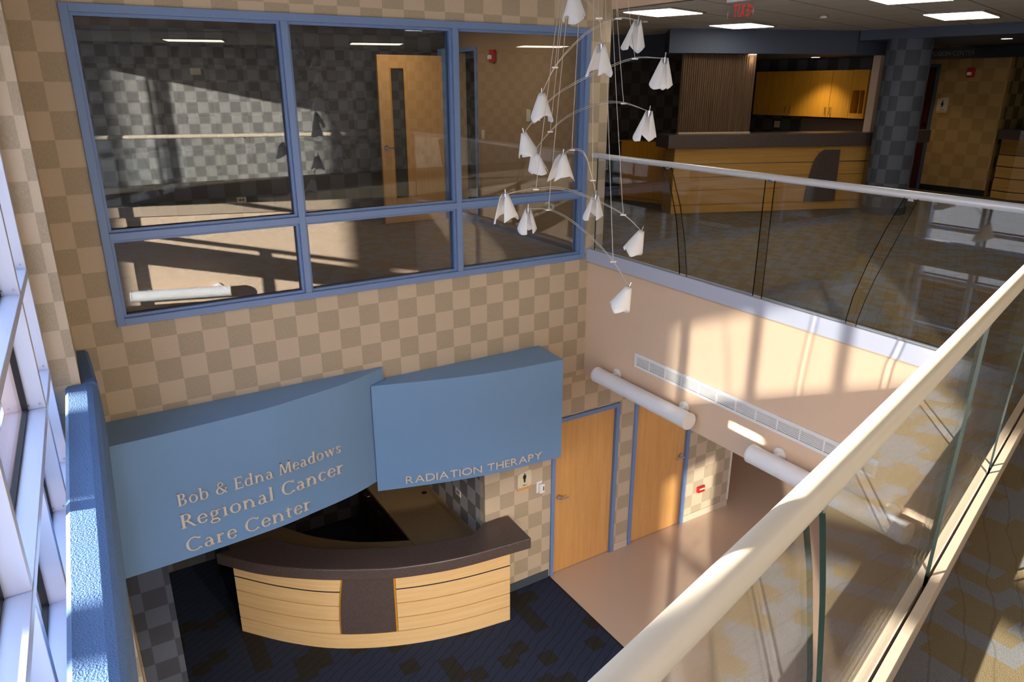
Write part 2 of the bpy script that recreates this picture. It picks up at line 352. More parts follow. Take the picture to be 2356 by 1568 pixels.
struct('baseboard_lower', wall_y(-.012, 0, -.44, 2.73, F0, F0+.1, [(-.44, .59, F0, 0), (.82, 1.85, F0, 0)]), plain('beige_base', srgb(206, 190, 168), .5), 'beige baseboard along the lower checkered wall', 'baseboard')
struct('baseboard_lower_dark', MB().box((-1.28, -.012, F0), (-.46, 0, F0+.11)), plain('slate_base', srgb(74, 82, 92), .5), 'slate baseboard beside the curved desk', 'baseboard')
# alcove behind the lower desk
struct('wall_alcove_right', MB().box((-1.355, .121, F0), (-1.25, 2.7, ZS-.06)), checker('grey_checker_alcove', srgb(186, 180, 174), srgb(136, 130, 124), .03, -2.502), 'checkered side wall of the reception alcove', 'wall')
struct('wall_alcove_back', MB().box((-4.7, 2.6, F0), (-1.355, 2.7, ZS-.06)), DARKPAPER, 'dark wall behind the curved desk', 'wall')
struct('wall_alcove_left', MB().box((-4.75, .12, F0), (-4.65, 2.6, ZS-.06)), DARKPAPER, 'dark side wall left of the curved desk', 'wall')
struct('wall_alcove_pier', MB().box((-4.985, -.02, F0), (-4.645, .0, -2.02)), COLPAPER if False else checker('slate_pier_paper', srgb(92, 100, 114), srgb(74, 78, 88), .05, -2.5), 'slate pier under the left end of the blue sign panel', 'wall')
# room behind the window
struct('wall_room_right', wall_x(.1, .2, .12, 3.95, -.05, CE, [(2.69, 3.15, -.05, 2.2)]), TANDARK, 'tan side wall of the room behind the window', 'wall')
struct('wall_room_back', wall_y(3.55, 3.65, XC, .1, -.05, CE), DARKPAPER, 'dark checkered back wall of the room behind the window', 'wall')
# lobby
struct('wall_lobby_back', wall_y(3.9, 4.0, .2, 10, 0, CE), DARKPAPER, 'dark checkered back wall of the lobby', 'wall')
struct('wall_lobby_cabinets', wall_x(6.25, 6.35, .7, 3.9, 0, 2.19), DARKPAPER, 'dark checkered wall behind the cabinets', 'wall')
struct('wall_lobby_end', MB().box((5.72, .57, 0), (6.35, .69, 2.19)), TANPAINT, 'narrow tan wall end beside the slate column', 'wall')
struct('wall_lobby_right', wall_x(8.42, 8.52, .07, 3.9, 0, CE, [(1.24, 2.15, 0, 2.07)]), checker('tan_checker_lobby', srgb(190, 152, 98), srgb(182, 144, 90), .1, .06), 'tan checkered wall carrying the restroom sign', 'wall')
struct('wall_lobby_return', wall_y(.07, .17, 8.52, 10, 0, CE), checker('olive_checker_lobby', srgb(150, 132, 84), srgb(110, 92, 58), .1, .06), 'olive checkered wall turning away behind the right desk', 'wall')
struct('wall_lobby_far', MB().box((10, -9.2, 0), (10.1, 4, CE)), TANDARK, 'tan wall at the far end of the lobby', 'wall')
struct('baseboard_lobby', MB().box((8.405, .07, 0), (8.42, 1.18, .1)), GASKET, 'dark baseboard below the restroom sign', 'baseboard')
struct('soffit_1', MB().prism([(2.5, 1.6), (5.07, .545), (6.4, .545), (6.4, 3.9), (3.2, 3.9), (3.2, 2.45)], 2.19, CE), SLATEPAINT, 'slate blue soffit over the long counter', 'soffit')
struct('soffit_2', MB().prism([(5.09, .53), (5.36, -1.4), (5.9, -4.6), (9.9, -4.6), (9.9, .53)], 2.37, CE), SLATEPAINT, 'slate blue soffit right of the long counter', 'soffit')
struct('soffit_3', MB().box((.22, 3.0, 2.12), (3.19, 3.9, CE)), SLATEPAINT, 'dark slate soffit along the back of the lobby', 'soffit')

# ------------------------------------------------------------------ outer window wall
cw = thing('window_1', (XC, -4.9, F0), 'tall outer window wall of pale aluminium on the left', 'window', kind='structure')
xc = lambda y: -5.160+.034*(y+.8)              # the glazing runs slightly off square
up_y = [-1.53, -3.44, -5.35, -6.20, -6.75, -7.6, -8.45]; lo_y = [-1.53, -2.5, -3.44, -4.4, -5.35, -6.2, -6.87, -7.7, -8.45]
def bar_y(y0, y1, z0, z1, d, out=0.0):
    return MB().prism([(xc(y0)-out, y0), (xc(y1)-out, y1), (xc(y1)-d, y1), (xc(y0)-d, y0)], z0, z1)
def ztop(y): return 2.5 if y > -6.25 else 2.4
obj('mullion', bar_y(-.86, -.785, F0, 2.5, .10), ALU, cw, bevel=.003)
for y in up_y: obj('mullion', bar_y(y-.03, y+.03, -.02, ztop(y), .10 if y > -6.3 else .07), ALU, cw, bevel=.003)
for y in lo_y: obj('mullion', bar_y(y-.03, y+.03, F0, -.07, .10), ALU, cw, bevel=.003)
for z, y0 in ((2.5, -6.17), (2.05, -6.17), (.67, -6.17), (-.02, -9.1), (-.71, -3.41), (-1.40, -3.41), (-2.09, -9.1), (-2.9, -9.1)):
    obj('transom', bar_y(y0, -.86, z-.05, z, .101, -.003), ALU, cw, bevel=.003)
    obj('gasket', bar_y(y0, -.86, z+.0005, z+.014, .115, .09), GASKET, cw)
for lst, z0, zt_ in ((up_y, -.02, None), (lo_y, F0, -.05)):
    e_ = [-.80]+lst+[-9.1]
    for ya_, yb_ in zip(e_, e_[1:]):
        zt = zt_ if zt_ is not None else ztop(ya_-.04)
        obj('pane', bar_y(yb_, ya_, z0, zt, .112, .104), CGLASS, cw)
        obj('gasket', bar_y(ya_-.045, ya_-.03, z0, zt, .118, .088), GASKET, cw)
mys = [-.84, -1.53]; trz = [0, 0, 0, .67, -.02, -.71]
bl = MB()
for k in (0, 1):
    for z in trz[3:6]:
        for dx in (.035, .105):
            c = V(xc(mys[k])-dx*.8, mys[k]-(.02 if k == 0 else .03), z+.03); bl.tube([c, c+V(0, -.004, 0)], .006, 8)
obj('bolt', bl, CHROME, cw)
struct('wall_left_header', MB().box((XC-.34, -9.2, 2.4), (XC-.1, -6.2, TOP)), TANPAINT, 'wall above the outer windows behind the near side', 'wall')
struct('wall_left_upper', MB().box((XC-.3, -6.2, 2.5), (XC+.03, -.78, TOP)), TANPAINT, 'tan wall above the outer windows beside the stairwell opening', 'wall')
struct('sun_blocker_lower', MB().box((XC-.52, -9.2, F0), (XC-.42, -7.76, -.74)), BRICK, 'unseen brick blocker added outside the lower end of the outer windows', 'wall')  # unseen, added to cut off the sun on the lower floor
struct('wall_left_back', MB().box((XC-.2, .12, F0), (XC, 4.0, TOP)), TANDARK, 'closed left wall of the rooms behind', 'wall')
# blue ledge along the outer windows
lx = lambda y: -5.118+.0275*(y+1.5)
sec = [(0, -.53), (0, -.21), (.02, -.19), (.13, -.19), (.165, -.2), (.19, -.225), (.20, -.26), (.20, -.53)]
mb = MB(); ys = [0.0-.002, -.78, -2, -4, -6.2]; vs = []
for y in ys:
    for (dx, z) in sec: vs.append((max(lx(y), -4.995) + dx*.42 if y > -.77 else lx(y)+dx, y, z))
n = len(sec)
mb.add(vs, [(i*n+k, i*n+(k+1)%n, (i+1)*n+(k+1)%n, (i+1)*n+k) for i in range(1, len(ys)-1) for k in range(n)]+[tuple(range(n, 2*n)), tuple(range((len(ys)-1)*n, len(ys)*n))])
mb.add([(-4.998, 0, -.53), (-4.92, 0, -.53), (-4.92, 0, -.21), (-4.94, 0, -.19), (-4.998, 0, -.19), (-4.998, -.78, -.53), (-4.90, -.78, -.53), (-4.90, -.78, -.21), (-4.92, -.78, -.19), (-4.998, -.78, -.19)],
       [(0,1,2,3,4), (9,8,7,6,5), (0,5,6,1), (1,6,7,2), (2,7,8,3), (3,8,9,4), (4,9,5,0)])
struct('trim_3', mb, BLUESTUCCO, 'blue textured ledge running along the outer windows', 'ledge')

# ------------------------------------------------------------------ outdoors
def brick(name, mb, label): return struct(name, mb, BRICK, label, 'building')
E0 = F0-.1
f = MB(); X0, X1 = -20.6, -20.0
hol = [(-4.88, -3.78, 1.8, 5.6), (-1.68, .20, 1.6, 5.3), (.45, 1.47, 2.80, 3.06), (2.60, 3.06, 2.78, 3.06)]
struct('sun_blocker_court', cut(-20.63, 9, E0, 8.4, hol, lambda a, b, c, d: ((X0, a, c), (X1, b, d))), STONE, 'long pale unseen block added across the court to shape the sun', 'building')  # unseen block, its end and openings placed to shape both suns
e1 = [V(x, yr(x), 1.07)-Vector(SUN1)*14 for x in (-5.4, 3.2)]
mb = MB(); bk = V(-.72, -.69, 0).normalized()*.8
lo = [e1[0], e1[1], e1[1]+bk, e1[0]+bk]; dz = lambda z: [(p.x, p.y, z) for p in lo]
mb.hexa(dz(e1[0].z)+dz(9.5)).hexa(dz(1.6)+dz(e1[0].z-.95))
for q in (0, 1):
    c = lo[q]+bk*.5+RE*(-.45 if q == 0 else .45); mb.box((c.x-.4, c.y-.4, E0), (c.x+.4, c.y+.4, 9.4))
brick('sun_blocker_band', mb, 'unseen brick blocker added outside, open in a long band for the sun')  # unseen, added so the sun only enters in bands
brick('wall_garden', MB().box((-6.3, -2.2, E0), (-6.05, 12, -1.0)), 'low brick garden wall outside the windows')
struct('floor_court', MB().box((-60, -60, E0-.1), (XC-.2, 40, E0)), PAVE, 'pale paving of the court outside', 'ground')

# ------------------------------------------------------------------ interior window, doors
fr = thing('window_2', (-2.37, 0, -.04), 'blue framed interior window of six panes above the sign panels', 'window', kind='structure')
xs = [-4.685, -3.14, -1.605, -.062]; zs = [-.04, .67, 2.316]
def frame_bar(a, b):
    return obj('frame_bar', MB().box(a, b), BLUEFRAME, fr, bevel=.003)
y0, y1 = -.022, .14
frame_bar((xs[0], y0, zs[0]), (xs[0]+.058, y1, zs[2])); frame_bar((xs[3]-.058, y0, zs[0]), (xs[3], y1, zs[2]))
frame_bar((xs[0]+.058, y0, zs[2]-.058), (xs[3]-.058, y1, zs[2])); frame_bar((xs[0]+.058, y0, zs[0]), (xs[3]-.058, y1, zs[0]+.058))
for x in xs[1:3]: frame_bar((x-.028, y0, zs[0]+.058), (x+.028, y1, zs[2]-.058))
ex = [(xs[0]+.058, xs[1]-.028), (xs[1]+.028, xs[2]-.028), (xs[2]+.028, xs[3]-.058)]
for a, b in ex: frame_bar((a, y0, zs[1]-.028), (b, y1, zs[1]+.028))
for a, b in ex:
    for c, d in ((zs[0]+.058, zs[1]-.028), (zs[1]+.028, zs[2]-.058)):
        st = MB(); q = .022
        st.box((a, .012, c), (a+q, .045, d)).box((b-q, .012, c), (b, .045, d)).box((a+q, .012, c), (b-q, .045, c+q)).box((a+q, .012, d-q), (b-q, .045, d))
        obj('glazing_stop', st, BLUEFRAME, fr)
        obj('pane', MB().box((a+.004, .055, c+.004), (b-.004, .065, d-.004)), WGLASS, fr)

def door(name, x0, label, hinge):
    t = thing(name, (x0+.508, 0, F0), label, 'door', kind='structure')
    jb = MB(); W = .052
    for a in (x0, x0+1.016-W):
        jb.box((a, -.022, F0), (a+W, .11, F0+2.165))
    jb.box((x0+W, -.022, F0+2.165-W), (x0+1.016-W, .11, F0+2.165))
    jb.box((x0+W, .062, F0), (x0+W+.016, .09, F0+2.11)).box((x0+1.016-W-.016, .062, F0), (x0+1.016-W, .09, F0+2.11))
    obj('door_frame', jb, BLUEFRAME, t, bevel=.004)
    obj('door_leaf', MB().box((x0+W+.003, .018, F0+.008), (x0+1.016-W-.003, .060, F0+2.11)), DOORW, t, bevel=.002)
    hx = x0+W+.075 if hinge == 'r' else x0+1.016-W-.075; s = 1 if hinge == 'r' else -1; z = F0+1.10
    h = MB(); h.tube([(hx, .02, z), (hx, -.012, z)], .032, 16); h.tube([(hx, -.01, z), (hx, -.055, z)], .011, 10)
    h.tube(catmull([(hx-.01*s, -.052, z), (hx+.05*s, -.056, z), (hx+.115*s, -.05, z-.006)], 5), [.011]*5+[.010]*5+[.008], 10)
    obj('door_handle', h, CHROME, t, label='chrome lever handle')
    return t
door('door_1', -.44, 'wooden door in a blue frame left of the other lower door, next to the men restroom sign', 'r')
door('door_2', .827, 'wooden door in a blue frame partly lit by sun at the corridor end', 'l')
# door standing in the room behind the window
t = thing('door_3', (-.63, 3.2, -.05), 'tall wooden door with a narrow glass strip seen through the middle window pane', 'door', kind='structure')
lf = cut(-1.095, -.165, -.04, 2.15, [(-.915, -.735, .30, 1.985)], lambda a, b, c, d: ((a, 3.16, c), (b, 3.205, d)))
obj('door_leaf', lf, DOORW, t)
gf = MB()
for a, b in (((-.93, 3.152, .285), (-.915, 3.213, 2.0)), ((-.735, 3.152, .285), (-.72, 3.213, 2.0)), ((-.915, 3.152, .285), (-.735, 3.213, .30)), ((-.915, 3.152, 1.985), (-.735, 3.213, 2.0))): gf.box(a, b)
obj('glazing_frame', gf, CABW, t)
obj('glass_strip', MB().box((-.915, 3.178, .30), (-.735, 3.186, 1.985)), plain('dark_door_glass', srgb(52, 52, 54), .1, spec=.7), t)
h = MB()
for y, s in ((3.16, -1), (3.205, 1)):
    h.tube([(-1.03, y, .98), (-1.03, y+s*.012, .98)], .034, 16).tube([(-1.03, y, .98), (-1.03, y+s*.055, .98)], .012, 10)
    h.tube([(-1.03, y+s*.05, .98), (-.93, y+s*.052, .975)], .010, 8)
obj('door_handle', h, CHROME, t, label='chrome lever handle')
obj('door_frame', MB().box((-.165, 3.14, -.05), (-.09, 3.28, 2.24)).box((-.09, 3.155, -.05), (.098, 3.275, 2.24)), BLUEFRAME, t)
t = thing('door_4', (.15, 2.92, -.05), 'dark doorway with a blue frame in the tan room behind the window', 'doorway', kind='structure')
obj('door_frame', MB().box((.08, 2.64, -.05), (.22, 2.69, 2.25)).box((.08, 2.69, 2.2), (.22, 3.138, 2.25)), BLUEFRAME, t, bevel=.003)
t = thing('door_5', (8.47, 1.7, 0), 'dark red wooden door in a slate frame beside the women restroom sign', 'door', kind='structure')
obj('door_frame', MB().box((8.395, 1.19, 0), (8.53, 1.24, 2.12)).box((8.395, 1.24, 2.07), (8.53, 2.15, 2.12)).box((8.395, 2.15, 0), (8.53, 2.2, 2.12)), SLATEPAINT, t, bevel=.003)
obj('door_leaf', MB().box((8.455, 1.245, .01), (8.50, 2.145, 2.065)), REDW, t)
obj('door_handle', MB().tube([(8.455, 1.32, 1.02), (8.40, 1.32, 1.02)], .012, 8).tube([(8.405, 1.32, 1.02), (8.405, 1.43, 1.02)], .011, 8).tube([(8.457, 1.32, 1.12), (8.44, 1.32, 1.12)], .028, 12), CHROME, t, label='chrome lever handle')

# ------------------------------------------------------------------ blue sign panels with raised letters
S1 = catmull([(-4.985, -.50), (-4.43, -.475), (-3.76, -.42), (-3.37, -.34), (-2.92, -.225), (-2.50, -.035)], 8)
S2 = catmull([(-2.665, -.128), (-2.32, -.235), (-1.888, -.355), (-1.42, -.445), (-.67, -.51)], 8)
sg1 = thing('sign_panel', (-3.75, -.2, -2.0), 'long concave blue panel with serif metal lettering in three lines', 'sign', 'blue wall sign panels')
obj('panel', MB().prism([(p.x, p.y) for p in S1]+[(-2.49, -.004), (-4.985, -.004)], -2.0, -.828, False), BLUESIGN, sg1)
sg2 = thing('sign_panel', (-1.6, -.2, -2.105), 'shorter convex blue panel with one line of capital letters near its lower edge', 'sign', 'blue wall sign panels')
obj('panel', MB().prism([(p.x, p.y) for p in S2]+[(-.645, -.004), (-2.475, -.004), (-2.475, -.028), (-2.655, -.118)], -2.105, -.955), BLUESIGN, sg2)
class Arc:
    def __init__(s, pts):
        s.p = [Vector((p.x, p.y, 0)) for p in pts]; s.L = [0]
        for a, b in zip(s.p, s.p[1:]): s.L.append(s.L[-1]+(b-a).length)
    def x2s(s, x):
        for i in range(len(s.p)-1):
            if s.p[i].x <= x <= s.p[i+1].x: return s.L[i]+(x-s.p[i].x)/(s.p[i+1].x-s.p[i].x)*(s.L[i+1]-s.L[i])
        return s.L[-1]
    def at(s, q):
        for i in range(len(s.p)-1):
            if q <= s.L[i+1]: break
        t = (q-s.L[i])/(s.L[i+1]-s.L[i]); d = (s.p[i+1]-s.p[i]).normalized()
        return s.p[i].lerp(s.p[i+1], t), d
# serif alphabet drawn from strokes: ('l',x0,y0,x1,y1,w) stem, ('f',x0,x1,y) serif, ('a',cx,cy,rx,ry,a0,a1,wmax,wmin) bowl
T, H_ = .135, .055
GL = {
 'B': (.66, [('l',.16,0,.16,1,T),('f',.02,.3,0),('f',.02,.3,1),('a',.28,.76,.25,.24,-90,90,T,.05),('a',.28,.27,.32,.27,-90,90,T,.05),('l',.16,.975,.3,.975,H_),('l',.16,.525,.3,.525,H_),('l',.16,.025,.3,.025,H_)]),
 'o': (.62, [('a',.31,.32,.28,.345,0,360,.125,.05)]),
 'b': (.66, [('l',.14,0,.14,1.03,.12),('f',.02,.15,1.02),('a',.34,.32,.26,.345,-160,160,.125,.05)]),
 '&': (.86, [('a',.38,.80,.19,.20,-30,210,.08,.05),('a',.34,.28,.30,.29,100,330,.13,.06),('l',.22,.70,.72,.02,.12),('l',.55,.80,.30,.54,.06),('l',.60,.14,.74,.50,.06),('f',.62,.86,.5)]),
 'E': (.62, [('l',.16,0,.16,1,T),('l',.04,.975,.56,.975,H_),('l',.04,.025,.6,.025,H_),('l',.16,.52,.46,.52,H_),('l',.555,.975,.555,.80,.045),('l',.595,.025,.595,.22,.045),('l',.455,.62,.455,.42,.04),('f',.02,.3,0),('f',.02,.3,1)]),
 'd': (.68, [('l',.52,0,.52,1.03,.12),('f',.40,.54,1.02),('f',.5,.66,0),('a',.32,.32,.26,.345,20,340,.125,.05)]),
 'n': (.72, [('l',.15,0,.15,.65,.12),('f',.03,.27,0),('f',.03,.17,.64),('a',.36,.42,.2,.235,0,170,.12,.06),('l',.55,0,.55,.44,.12),('f',.43,.68,0)]),
 'a': (.58, [('l',.42,.03,.42,.46,.12),('a',.28,.46,.17,.2,0,150,.1,.06),('a',.26,.18,.2,.2,40,320,.12,.05),('l',.30,.37,.43,.39,.05),('l',.42,.05,.55,.03,.06)]),
 'M': (1.0, [('l',.15,0,.20,1,.06),('f',.02,.28,0),('f',.08,.26,1),('l',.22,1,.50,.05,.125),('l',.50,.05,.78,1,.06),('l',.85,0,.80,1,T),('f',.72,.99,0),('f',.74,.92,1)]),
 'e': (.56, [('a',.30,.32,.26,.345,35,330,.125,.05),('a',.30,.36,.23,.30,0,60,.09,.06),('l',.08,.37,.54,.37,.05)]),
 'w': (.92, [('l',.12,.65,.30,.02,.115),('l',.30,.02,.46,.6,.05),('l',.46,.65,.64,.02,.115),('l',.64,.02,.80,.65,.05),('f',.02,.24,.64),('f',.36,.56,.64),('f',.7,.9,.64)]),
 's': (.48, [('a',.24,.48,.16,.175,30,270,.10,.055),('a',.24,.165,.17,.175,-150,90,.11,.055),('l',.38,.48,.40,.62,.04),('l',.07,.2,.06,.05,.04)]),
 'R': (.74, [('l',.16,0,.16,1,T),('f',.02,.3,0),('f',.02,.3,1),('a',.28,.74,.27,.26,-90,90,T,.05),('l',.16,.975,.3,.975,H_),('l',.16,.485,.3,.485,H_),('l',.34,.5,.66,.02,.13),('f',.6,.8,0)]),
 'g': (.60, [('a',.27,.43,.20,.225,0,360,.11,.05),('a',.28,-.12,.25,.17,0,360,.09,.055),('l',.16,.22,.14,.08,.07),('l',.14,.06,.44,.04,.07),('l',.40,.6,.58,.62,.06)]),
 'i': (.34, [('l',.17,0,.17,.65,.12),('f',.05,.30,0),('f',.05,.19,.64),('a',.16,.88,.045,.045,0,360,.08,.08)]),
 'l': (.34, [('l',.17,0,.17,1.03,.12),('f',.05,.30,0),('f',.05,.19,1.02)]),
 'C': (.80, [('a',.44,.5,.40,.51,42,318,.13,.055),('l',.73,.80,.73,.98,.05),('l',.73,.2,.75,.06,.05)]),
 'c': (.54, [('a',.30,.32,.26,.345,45,315,.125,.05),('l',.48,.52,.48,.62,.05)]),
 'r': (.48, [('l',.15,0,.15,.65,.12),('f',.03,.29,0),('f',.03,.17,.64),('a',.33,.42,.16,.22,40,160,.10,.07),('a',.42,.58,.03,.03,0,360,.06,.06)]),
 't': (.42, [('l',.18,.08,.18,.80,.11),('l',.04,.62,.38,.62,.06),('a',.28,.12,.10,.12,180,300,.10,.05)]),
}
def glyph(mb, ch, place, cap, depth):
    k = 0
    def quad(pts):
        nonlocal k
        d = depth+.0003*k; k += 1
        a = [place(x*cap, y*cap, 0) for x, y in pts]; b = [place(x*cap, y*cap, d) for x, y in pts]
        mb.hexa(a+b)
    for g in GL[ch][1]:
        if g[0] == 'l':
            _, x0, y0, x1, y1, w = g; d = Vector((x1-x0, y1-y0)).normalized()
            # stems keep flat ends: offset horizontally unless the stroke lies flat
            ox, oy = (w/2, 0) if abs(d.y) > .55 else (0, w/2)
            quad([(x0-ox, y0-oy), (x0+ox, y0+oy), (x1+ox, y1+oy), (x1-ox, y1-oy)])
        elif g[0] == 'f':
            _, x0, x1, y = g; h = .045; yb = y-h if y > .3 else y
            quad([(x0, yb), (x1, yb), (x1, yb+h), (x0, yb+h)])
        else:
            _, cx, cy, rx, ry, a0, a1, w0, w1 = g; n = max(4, int(abs(a1-a0)/22)); st = []
            for i in range(n+1):
                a = math.radians(a0+(a1-a0)*i/n); c, s = math.cos(a), math.sin(a); w = w1+(w0-w1)*abs(c)**1.3
                st.append(((cx+(rx-w)*c, cy+(ry-min(w, w1*1.1))*s), (cx+rx*c, cy+ry*s)))
            b0 = []; 
            d = depth+.0003*k; k += 1
            for (i_, o_) in st: b0 += [place(i_[0]*cap, i_[1]*cap, 0), place(o_[0]*cap, o_[1]*cap, 0), place(o_[0]*cap, o_[1]*cap, d), place(i_[0]*cap, i_[1]*cap, d)]
            fs = []
            for i in range(n):
                p = 4*i; q = p+4
                fs += [(p,q,q+1,p+1),(p+1,q+1,q+2,p+2),(p+2,q+2,q+3,p+3),(p+3,q+3,q,p)]
            fs += [(0,1,2,3),(4*n,4*n+3,4*n+2,4*n+1)]
            mb.add(b0, fs)
def arc_place(arc, s0, z0):
    def f(x, y, d):
        p, t = arc.at(s0+x); nrm = V(t.y, -t.x, 0)
        return p+nrm*(d+.0012)+V(0, 0, z0+y)
    return f
def serif_line(arc, parent, text, x0, x1, z0, cap):
    s0, s1 = arc.x2s(x0), arc.x2s(x1); sp = .04
    nat = sum((.34 if c == ' ' else GL[c][0]+sp) for c in text)*cap
    k = (s1-s0)/nat; s = s0
    for c in text:
        if c == ' ': s += .34*cap*k; continue
        mb = MB(); pl = arc_place(arc, s, z0)
        glyph(mb, c, lambda x, y, d: pl(x*k, y, d), cap, .014)
        obj('letter', mb, LETTERM, parent)
        s += (GL[c][0]+sp)*cap*k
A1 = Arc(S1); A2 = Arc(S2)
serif_line(A1, sg1, 'Bob & Edna Meadows', -4.515, -3.05, -1.485, .108)
serif_line(A1, sg1, 'Regional Cancer', -4.52, -3.04, -1.70, .130)
serif_line(A1, sg1, 'Care Center', -4.51, -3.40, -1.935, .130)
# plain capitals: built-in face turned to mesh, one letter at a time
FONT = {}
def sans(ch):
    if ch not in FONT:
        cu = bpy.data.curves.new('face', 'FONT'); cu.body = ch; cu.size = 1; cu.resolution_u = 3
        o = bpy.data.objects.new('face', cu); COL.objects.link(o)
        dg = bpy.context.evaluated_depsgraph_get(); dg.update()
        me = o.evaluated_get(dg).to_mesh(); bm = bmesh.new(); bm.from_mesh(me)
        vs = [v.co.to_2d()[:] for v in bm.verts]; fs = [[v.index for v in f.verts] for f in bm.faces]
        ed = [[v.index for v in e.verts] for e in bm.edges if len(e.link_faces) == 1]
        bm.free(); o.evaluated_get(dg).to_mesh_clear(); bpy.data.objects.remove(o); bpy.data.curves.remove(cu)
        FONT[ch] = (vs, fs, ed)
    return FONT[ch]
CAPH = .729
def sans_text(text, parent, place, width, cap, depth, mat, name='letter', one=False, sp=.09):
    nat = 0; xs = []
    for c in text:
        xs.append(nat)
        nat += .3 if c == ' ' else (max(v[0] for v in sans(c)[0])-min(v[0] for v in sans(c)[0])+sp)
    k = width/(nat-sp); mbs = MB()
    for c, x in zip(text, xs):
        if c == ' ': continue
        vs, fs, ed = sans(c); x0 = min(v[0] for v in vs); mb = mbs if one else MB(); n = len(vs)
        pts = [((v[0]-x0+x)*k, v[1]/CAPH*cap) for v in vs]
        mb.add([place(a, b, 0) for a, b in pts]+[place(a, b, depth) for a, b in pts],
               [f[::-1] for f in fs]+[[i+n for i in f] for f in fs]+[(a, b, b+n, a+n) for a, b in ed])
        if not one: obj(name, mb, mat, parent)
    if one: return obj(name, mbs, mat, parent)
sans_text('RADIATION THERAPY', sg2, arc_place(A2, A2.x2s(-2.395), -2.055), A2.x2s(-.92)-A2.x2s(-2.395), .088, .014, LETTERM)

# ------------------------------------------------------------------ restroom signs and small wall fittings
def place_x(x, y, z, s=1):  return lambda a, b, d: V(x+a*s, y-d, z+b)          # on a wall facing -y
def place_wx(x, y, z):      return lambda a, b, d: V(x-d, y-a, z+b)             # on a wall facing -x
def restroom(label, pl, w, h, woman, word):
    p0 = pl(w/2, 0, 0)
    t = thing('restroom_sign', (p0.x, p0.y, p0.z), label, 'sign', 'restroom signs')
    def ext(poly, d0, d1, name, mat):
        mb = MB(); n = len(poly)
        if sum(poly[i][0]*poly[(i+1)%n][1]-poly[(i+1)%n][0]*poly[i][1] for i in range(n)) < 0: poly = poly[::-1]
        mb.add([pl(a, b, d0) for a, b in poly]+[pl(a, b, d1) for a, b in poly], [tuple(range(n-1,-1,-1)), tuple(range(n,2*n))]+[(i,(i+1)%n,n+(i+1)%n,n+i) for i in range(n)])
        return obj(name, mb, mat, t)
    ext([(.0, 0), (w, 0), (w, .034), (0, .034)], .001, .012, 'wood_base', DOORW)
    top = [(w-w*i/10, h-.035*((i/10)**1.6)) for i in range(11)]
    ext([(0, .034), (w, .034)]+top, .001, .011, 'plate', IVORY)
    cx, cy = w/2, .115+.02
    fig = MB()
    def f2(poly):
        n = len(poly); fig.add([pl(a, b, .0112) for a, b in poly]+[pl(a, b, .0135) for a, b in poly], [tuple(range(n-1,-1,-1)), tuple(range(n,2*n))]+[(i,(i+1)%n,n+(i+1)%n,n+i) for i in range(n)])
    f2([(cx+.0095*math.cos(a*math.pi/6), cy+.072+.0095*math.sin(a*math.pi/6)) for a in range(12)])
    if woman: f2([(cx-.008, cy+.058), (cx-.026, cy+.0), (cx-.010, cy), (cx-.010, cy-.035), (cx+.010, cy-.035), (cx+.010, cy), (cx+.026, cy), (cx+.008, cy+.058)])
    else:
        f2([(cx-.02, cy+.058), (cx-.022, cy+.012), (cx-.014, cy+.012), (cx-.012, cy+.0), (cx-.011, cy-.038), (cx-.002, cy-.038), (cx, cy), (cx+.002, cy-.038), (cx+.011, cy-.038), (cx+.012, cy), (cx+.014, cy+.012), (cx+.022, cy+.012), (cx+.02, cy+.058)])
    obj('pictogram', fig, BLACKP, t)
    ww = .06 if not woman else .085
    sans_text(word, t, lambda a, b, d: pl(w/2-ww/2+a, .052+b, .0112+d), ww, .016, .0015, BLACKP, 'word', True)
    for a, b in ((.012, .046), (w-.012, .046), (.012, h-.05), (w-.012, h-.014)):
        obj('pin', MB().tube([pl(a, b, .011), pl(a, b, .015)], .004, 8), CHROME, t)
    return t
restroom('cream MEN restroom sign on the checkered wall left of the wooden door', place_x(-.92, 0, -2.72), .19, .245, False, 'MEN')
restroom('cream WOMEN restroom sign on the tan wall at the far right', place_wx(8.42, 1.14, 1.318), .19, .265, True, 'WOMEN')
t = thing('thermostat', (-.6, 0, -2.83), 'white wall control box beside the MEN sign', 'thermostat')
obj('back_plate', MB().box((-.655, -.012, -2.825), (-.575, -.001, -2.675)), WHITEP, t, bevel=.002)
obj('housing', MB().box((-.632, -.05, -2.822), (-.56, -.012, -2.70)), WHITEP, t, bevel=.006)
obj('window', MB().box((-.585, -.0515, -2.79), (-.573, -.05, -2.735)), BLACKP, t)
t = thing('fire_pull_station', (2.14, 0, -3.68), 'red fire alarm pull box on the sunlit lower wall', 'fire alarm')
obj('housing', MB().box((2.075, -.045, -3.675), (2.205, -.001, -3.59)), REDP, t, bevel=.006)
obj('lever', MB().box((2.095, -.056, -3.625), (2.185, -.045, -3.607)), WHITEP, t, bevel=.002)
def strobe(loc, nx, ny, label):
    t = thing('alarm_strobe', loc, label, 'alarm', 'red alarm strobes'); x, y, z = loc; tx, ty = -ny, nx
    def bx(a0, a1, d0, d1, z0, z1):
        p = V(x, y, z)+V(tx, ty, 0)*a0+V(nx, ny, 0)*d0; q = V(x, y, z)+V(tx, ty, 0)*a1+V(nx, ny, 0)*d1
        return MB().box((p.x, p.y, z+z0), (q.x, q.y, z+z1))
    obj('housing', bx(-.055, .055, .001, .05, 0, .15), REDP, t, bevel=.008); obj('lens', bx(-.035, .035, .05, .085, .03, .085), WHITEP, t, bevel=.012)
strobe((.1, 2.2, 2.05), -1, 0, 'red alarm strobe on the tan wall seen through the right window pane')
strobe((8.42, .66, 1.90), -1, 0, 'red alarm strobe above the women restroom sign wall')
